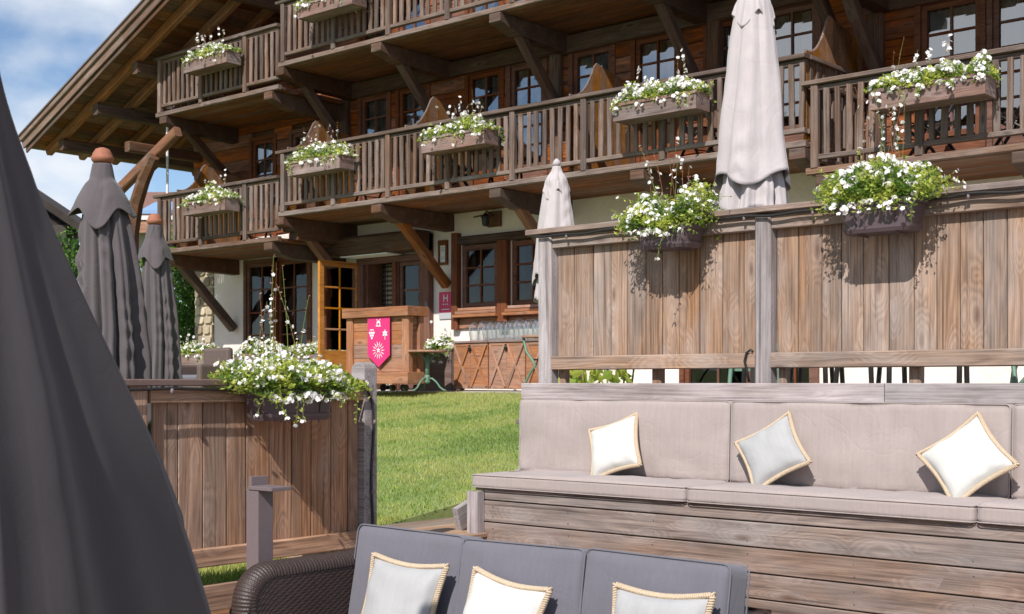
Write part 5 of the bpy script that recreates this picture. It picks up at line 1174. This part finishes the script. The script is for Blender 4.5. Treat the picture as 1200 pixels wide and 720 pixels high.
def tree(x, y, h, rad, label, seed, n=7000, ls=0.10, cat='tree', name='tree'):
    z0 = zg(x, y); t = empty(name, (x, y, z0), label, cat, None); r = random.Random(seed); hc = z0+h-rad[2]
    pts = [(x, y, z0-0.1), (x+0.05, y, z0+(hc-z0)*0.5), (x-0.03, y+0.03, hc)]; tr = MB().tube(pts, [0.12, 0.09, 0.06], 8)
    for k in range(7):
        a = r.uniform(0, 6.28); tr.tube([(x, y, z0+(hc-z0)*r.uniform(0.5, 0.95)), (x+rad[0]*0.5*math.cos(a), y+rad[1]*0.5*math.sin(a), hc+r.uniform(-.2, .5)*rad[2])], [0.05, 0.02], 6)
    tr.build('trunk', M_beam, t, smooth=True); leafy('crown', t, (x, y, hc), rad, n, ls, seed); return t
tree(-23.6, 16.6, 3.5, (1.5, 1.3, 1.5), 'leafy green tree between the smaller dark parasol and the stone corner', 3, 9000, 0.11)
tree(-27.5, 16.5, 3.4, (2.2, 1.8, 1.5), 'light green bush at the left between the two nearest dark parasols', 5, 9000, 0.12, 'bush', 'bush')
tree(-25.6, 18.6, 4.3, (1.5, 1.5, 1.7), 'green tree right behind the neighbouring house window', 8, 7000, 0.12)
tree(-33.0, 20.5, 5.2, (1.0, 1.0, 2.0), 'slim conifer-like tree beside the dark barn roof', 12, 5000, 0.12)
tree(-31.0, 15.0, 3.0, (2.2, 1.8, 1.4), 'yellow-green bush low at the left below the dark barn', 15, 7000, 0.12, 'bush', 'bush')
tree(-22.5, 13.8, 1.5, (1.2, 0.9, 0.7), 'low green shrub behind the garden sign', 18, 4500, 0.08, 'shrub', 'shrub')
sx_, sy_ = -6.1, 8.1
t = empty('broad_leaf_plant', (sx_, sy_, zg(sx_, sy_)), 'broad-leaved green plant seen through the gap under the fence', 'plant')
m = MB(); rs = random.Random(6)
for k in range(90):
    x = rs.uniform(-6.5, -5.72); p = Vector((x, sy_+rs.uniform(-.2, .2), rs.uniform(1.42, 1.80)))
    leaf(m, p, Vector((rs.uniform(-.6, .6), rs.uniform(-.8, .2), rs.uniform(-1, .3))), Vector((rs.uniform(-.3, .3), 1, 0.4)), 0.12, 0.085, 1 if rs.random() < .6 else 0)
m.build('leaves', M_leaves, t)['kind'] = 'stuff'
m = MB()
for k in range(9): x = -6.45+k*0.085; m.tube([(sx_+(x-sx_)*0.6, sy_, zg(sx_, sy_)), (x, sy_, 1.7)], 0.008, 5)
m.build('stems', M_stem, t)
# dark barn far left, turned to face the lawn
BR = Matrix.Rotation(YAW, 4, 'Z')
def lb(t_, nm_, mat, fn):
    m = MB(); fn(m); o = D.objects.new(nm_, m.mesh(nm_, mat)); link(o, t_, BR); return o
t = D.objects.new('dark_barn', None); link(t, None, BR); tag(t, 'dark timber barn with a sloping roof beyond the left parasols', 'barn')
M_barn = simple('dark_barn_wood', '#2e2420', 0.9, var=0.3, scale=4)
lb(t, 'wall', M_barn, lambda m: m.prism([(-30, 1.0), (-16.1, 1.0), (-16.1, 7.2), (-20, 9.8), (-25, 7.0), (-30, 5.6)], 'y', 46, 47.6))
lb(t, 'roof', M_barn, lambda m: m.prism([(-15.25, 6.85), (-15.2, 7.1), (-20, 10.3), (-25.5, 7.0), (-25.5, 6.7), (-20, 10.0)], 'y', 45.6, 48))
for k in range(6): lb(t, 'wall_board', M_slate, lambda m, k=k: m.box(-24, 45.93, 2+k*0.9, -16.0, 45.985, 2.72+k*0.9))
lb(t, 'gutter_board', M_bal, lambda m: m.box(-24, 45.7, 5.85, -15.4, 45.92, 6.0))
# neighbouring house with skylight
t = D.objects.new('neighbour_house', None); link(t, None, BR); tag(t, 'neighbouring house with brown roof, skylight and pale blue window', 'house')
lb(t, 'wall', M_plaster, lambda m: m.box(-10.3, 32.6, 1.2, -5.5, 37, 5.45))
lb(t, 'roof', M_red, lambda m: m.prism([(32.0, 5.45), (32.0, 5.62), (37.2, 7.1), (37.4, 6.9)], 'x', -10.6, -5.3))
lb(t, 'eave_board', M_count, lambda m: m.box(-10.6, 31.94, 5.30, -5.3, 32.0, 5.66))
lb(t, 'eave_board', M_signw, lambda m: m.box(-10.6, 31.9, 5.62, -5.3, 31.95, 5.72))
def sky_(m): m.add([(-9.55, 32.9, 5.90), (-8.75, 32.9, 5.90), (-8.75, 34.3, 6.31), (-9.55, 34.3, 6.31), (-9.55, 32.88, 5.99), (-8.75, 32.88, 5.99), (-8.75, 34.28, 6.40), (-9.55, 34.28, 6.40)], [(0,3,2,1),(4,5,6,7),(0,1,5,4),(1,2,6,5),(2,3,7,6),(3,0,4,7)])
lb(t, 'skylight', simple('skylight_glass', '#8fb0d8', 0.1), sky_)
lb(t, 'window_glass', simple('pale_blue_glass', '#a9c4dd', 0.12), lambda m: m.box(-9.6, 32.5, 3.2, -8.2, 32.57, 5.0))
for x in (-9.65, -8.95, -8.2): lb(t, 'window_frame', M_signw, lambda m, x=x: m.box(x-0.06, 32.46, 3.1, x+0.06, 32.50, 5.1))
# garden sign and wooden trough bench
t = empty('garden_sign', (-20.6, 12.9, 1.4), 'small white notice board on a post in the garden', 'sign')
MB().box(-20.85, 12.9, 2.62, -20.45, 12.93, 2.88).build('board', M_signw, t); MB().box(-20.67, 12.93, 1.4, -20.62, 12.97, 2.75).build('post', M_green, t)
t = empty('wooden_bench', (-20, 12.6, 1.4), 'honey-coloured wooden garden bench near the stone corner', 'bench')
board('backrest', t, M_honey, (-20.7, 12.35, 2.32), (-19.3, 12.35, 2.32), 0.04, 0.18); board('seat', t, M_honey, (-20.7, 12.1, 1.9), (-19.3, 12.1, 1.9), 0.4, 0.04)
for x in (-20.6, -19.4):
    for y in (11.95, 12.32): board('leg', t, M_honey, (x, y, 1.38), (x, y, 1.88 if y < 12 else 2.4), 0.06, 0.06, up=(0,-1,0))
for o in list(D.objects):
    if o.name not in scene.collection.all_objects: D.objects.remove(o)
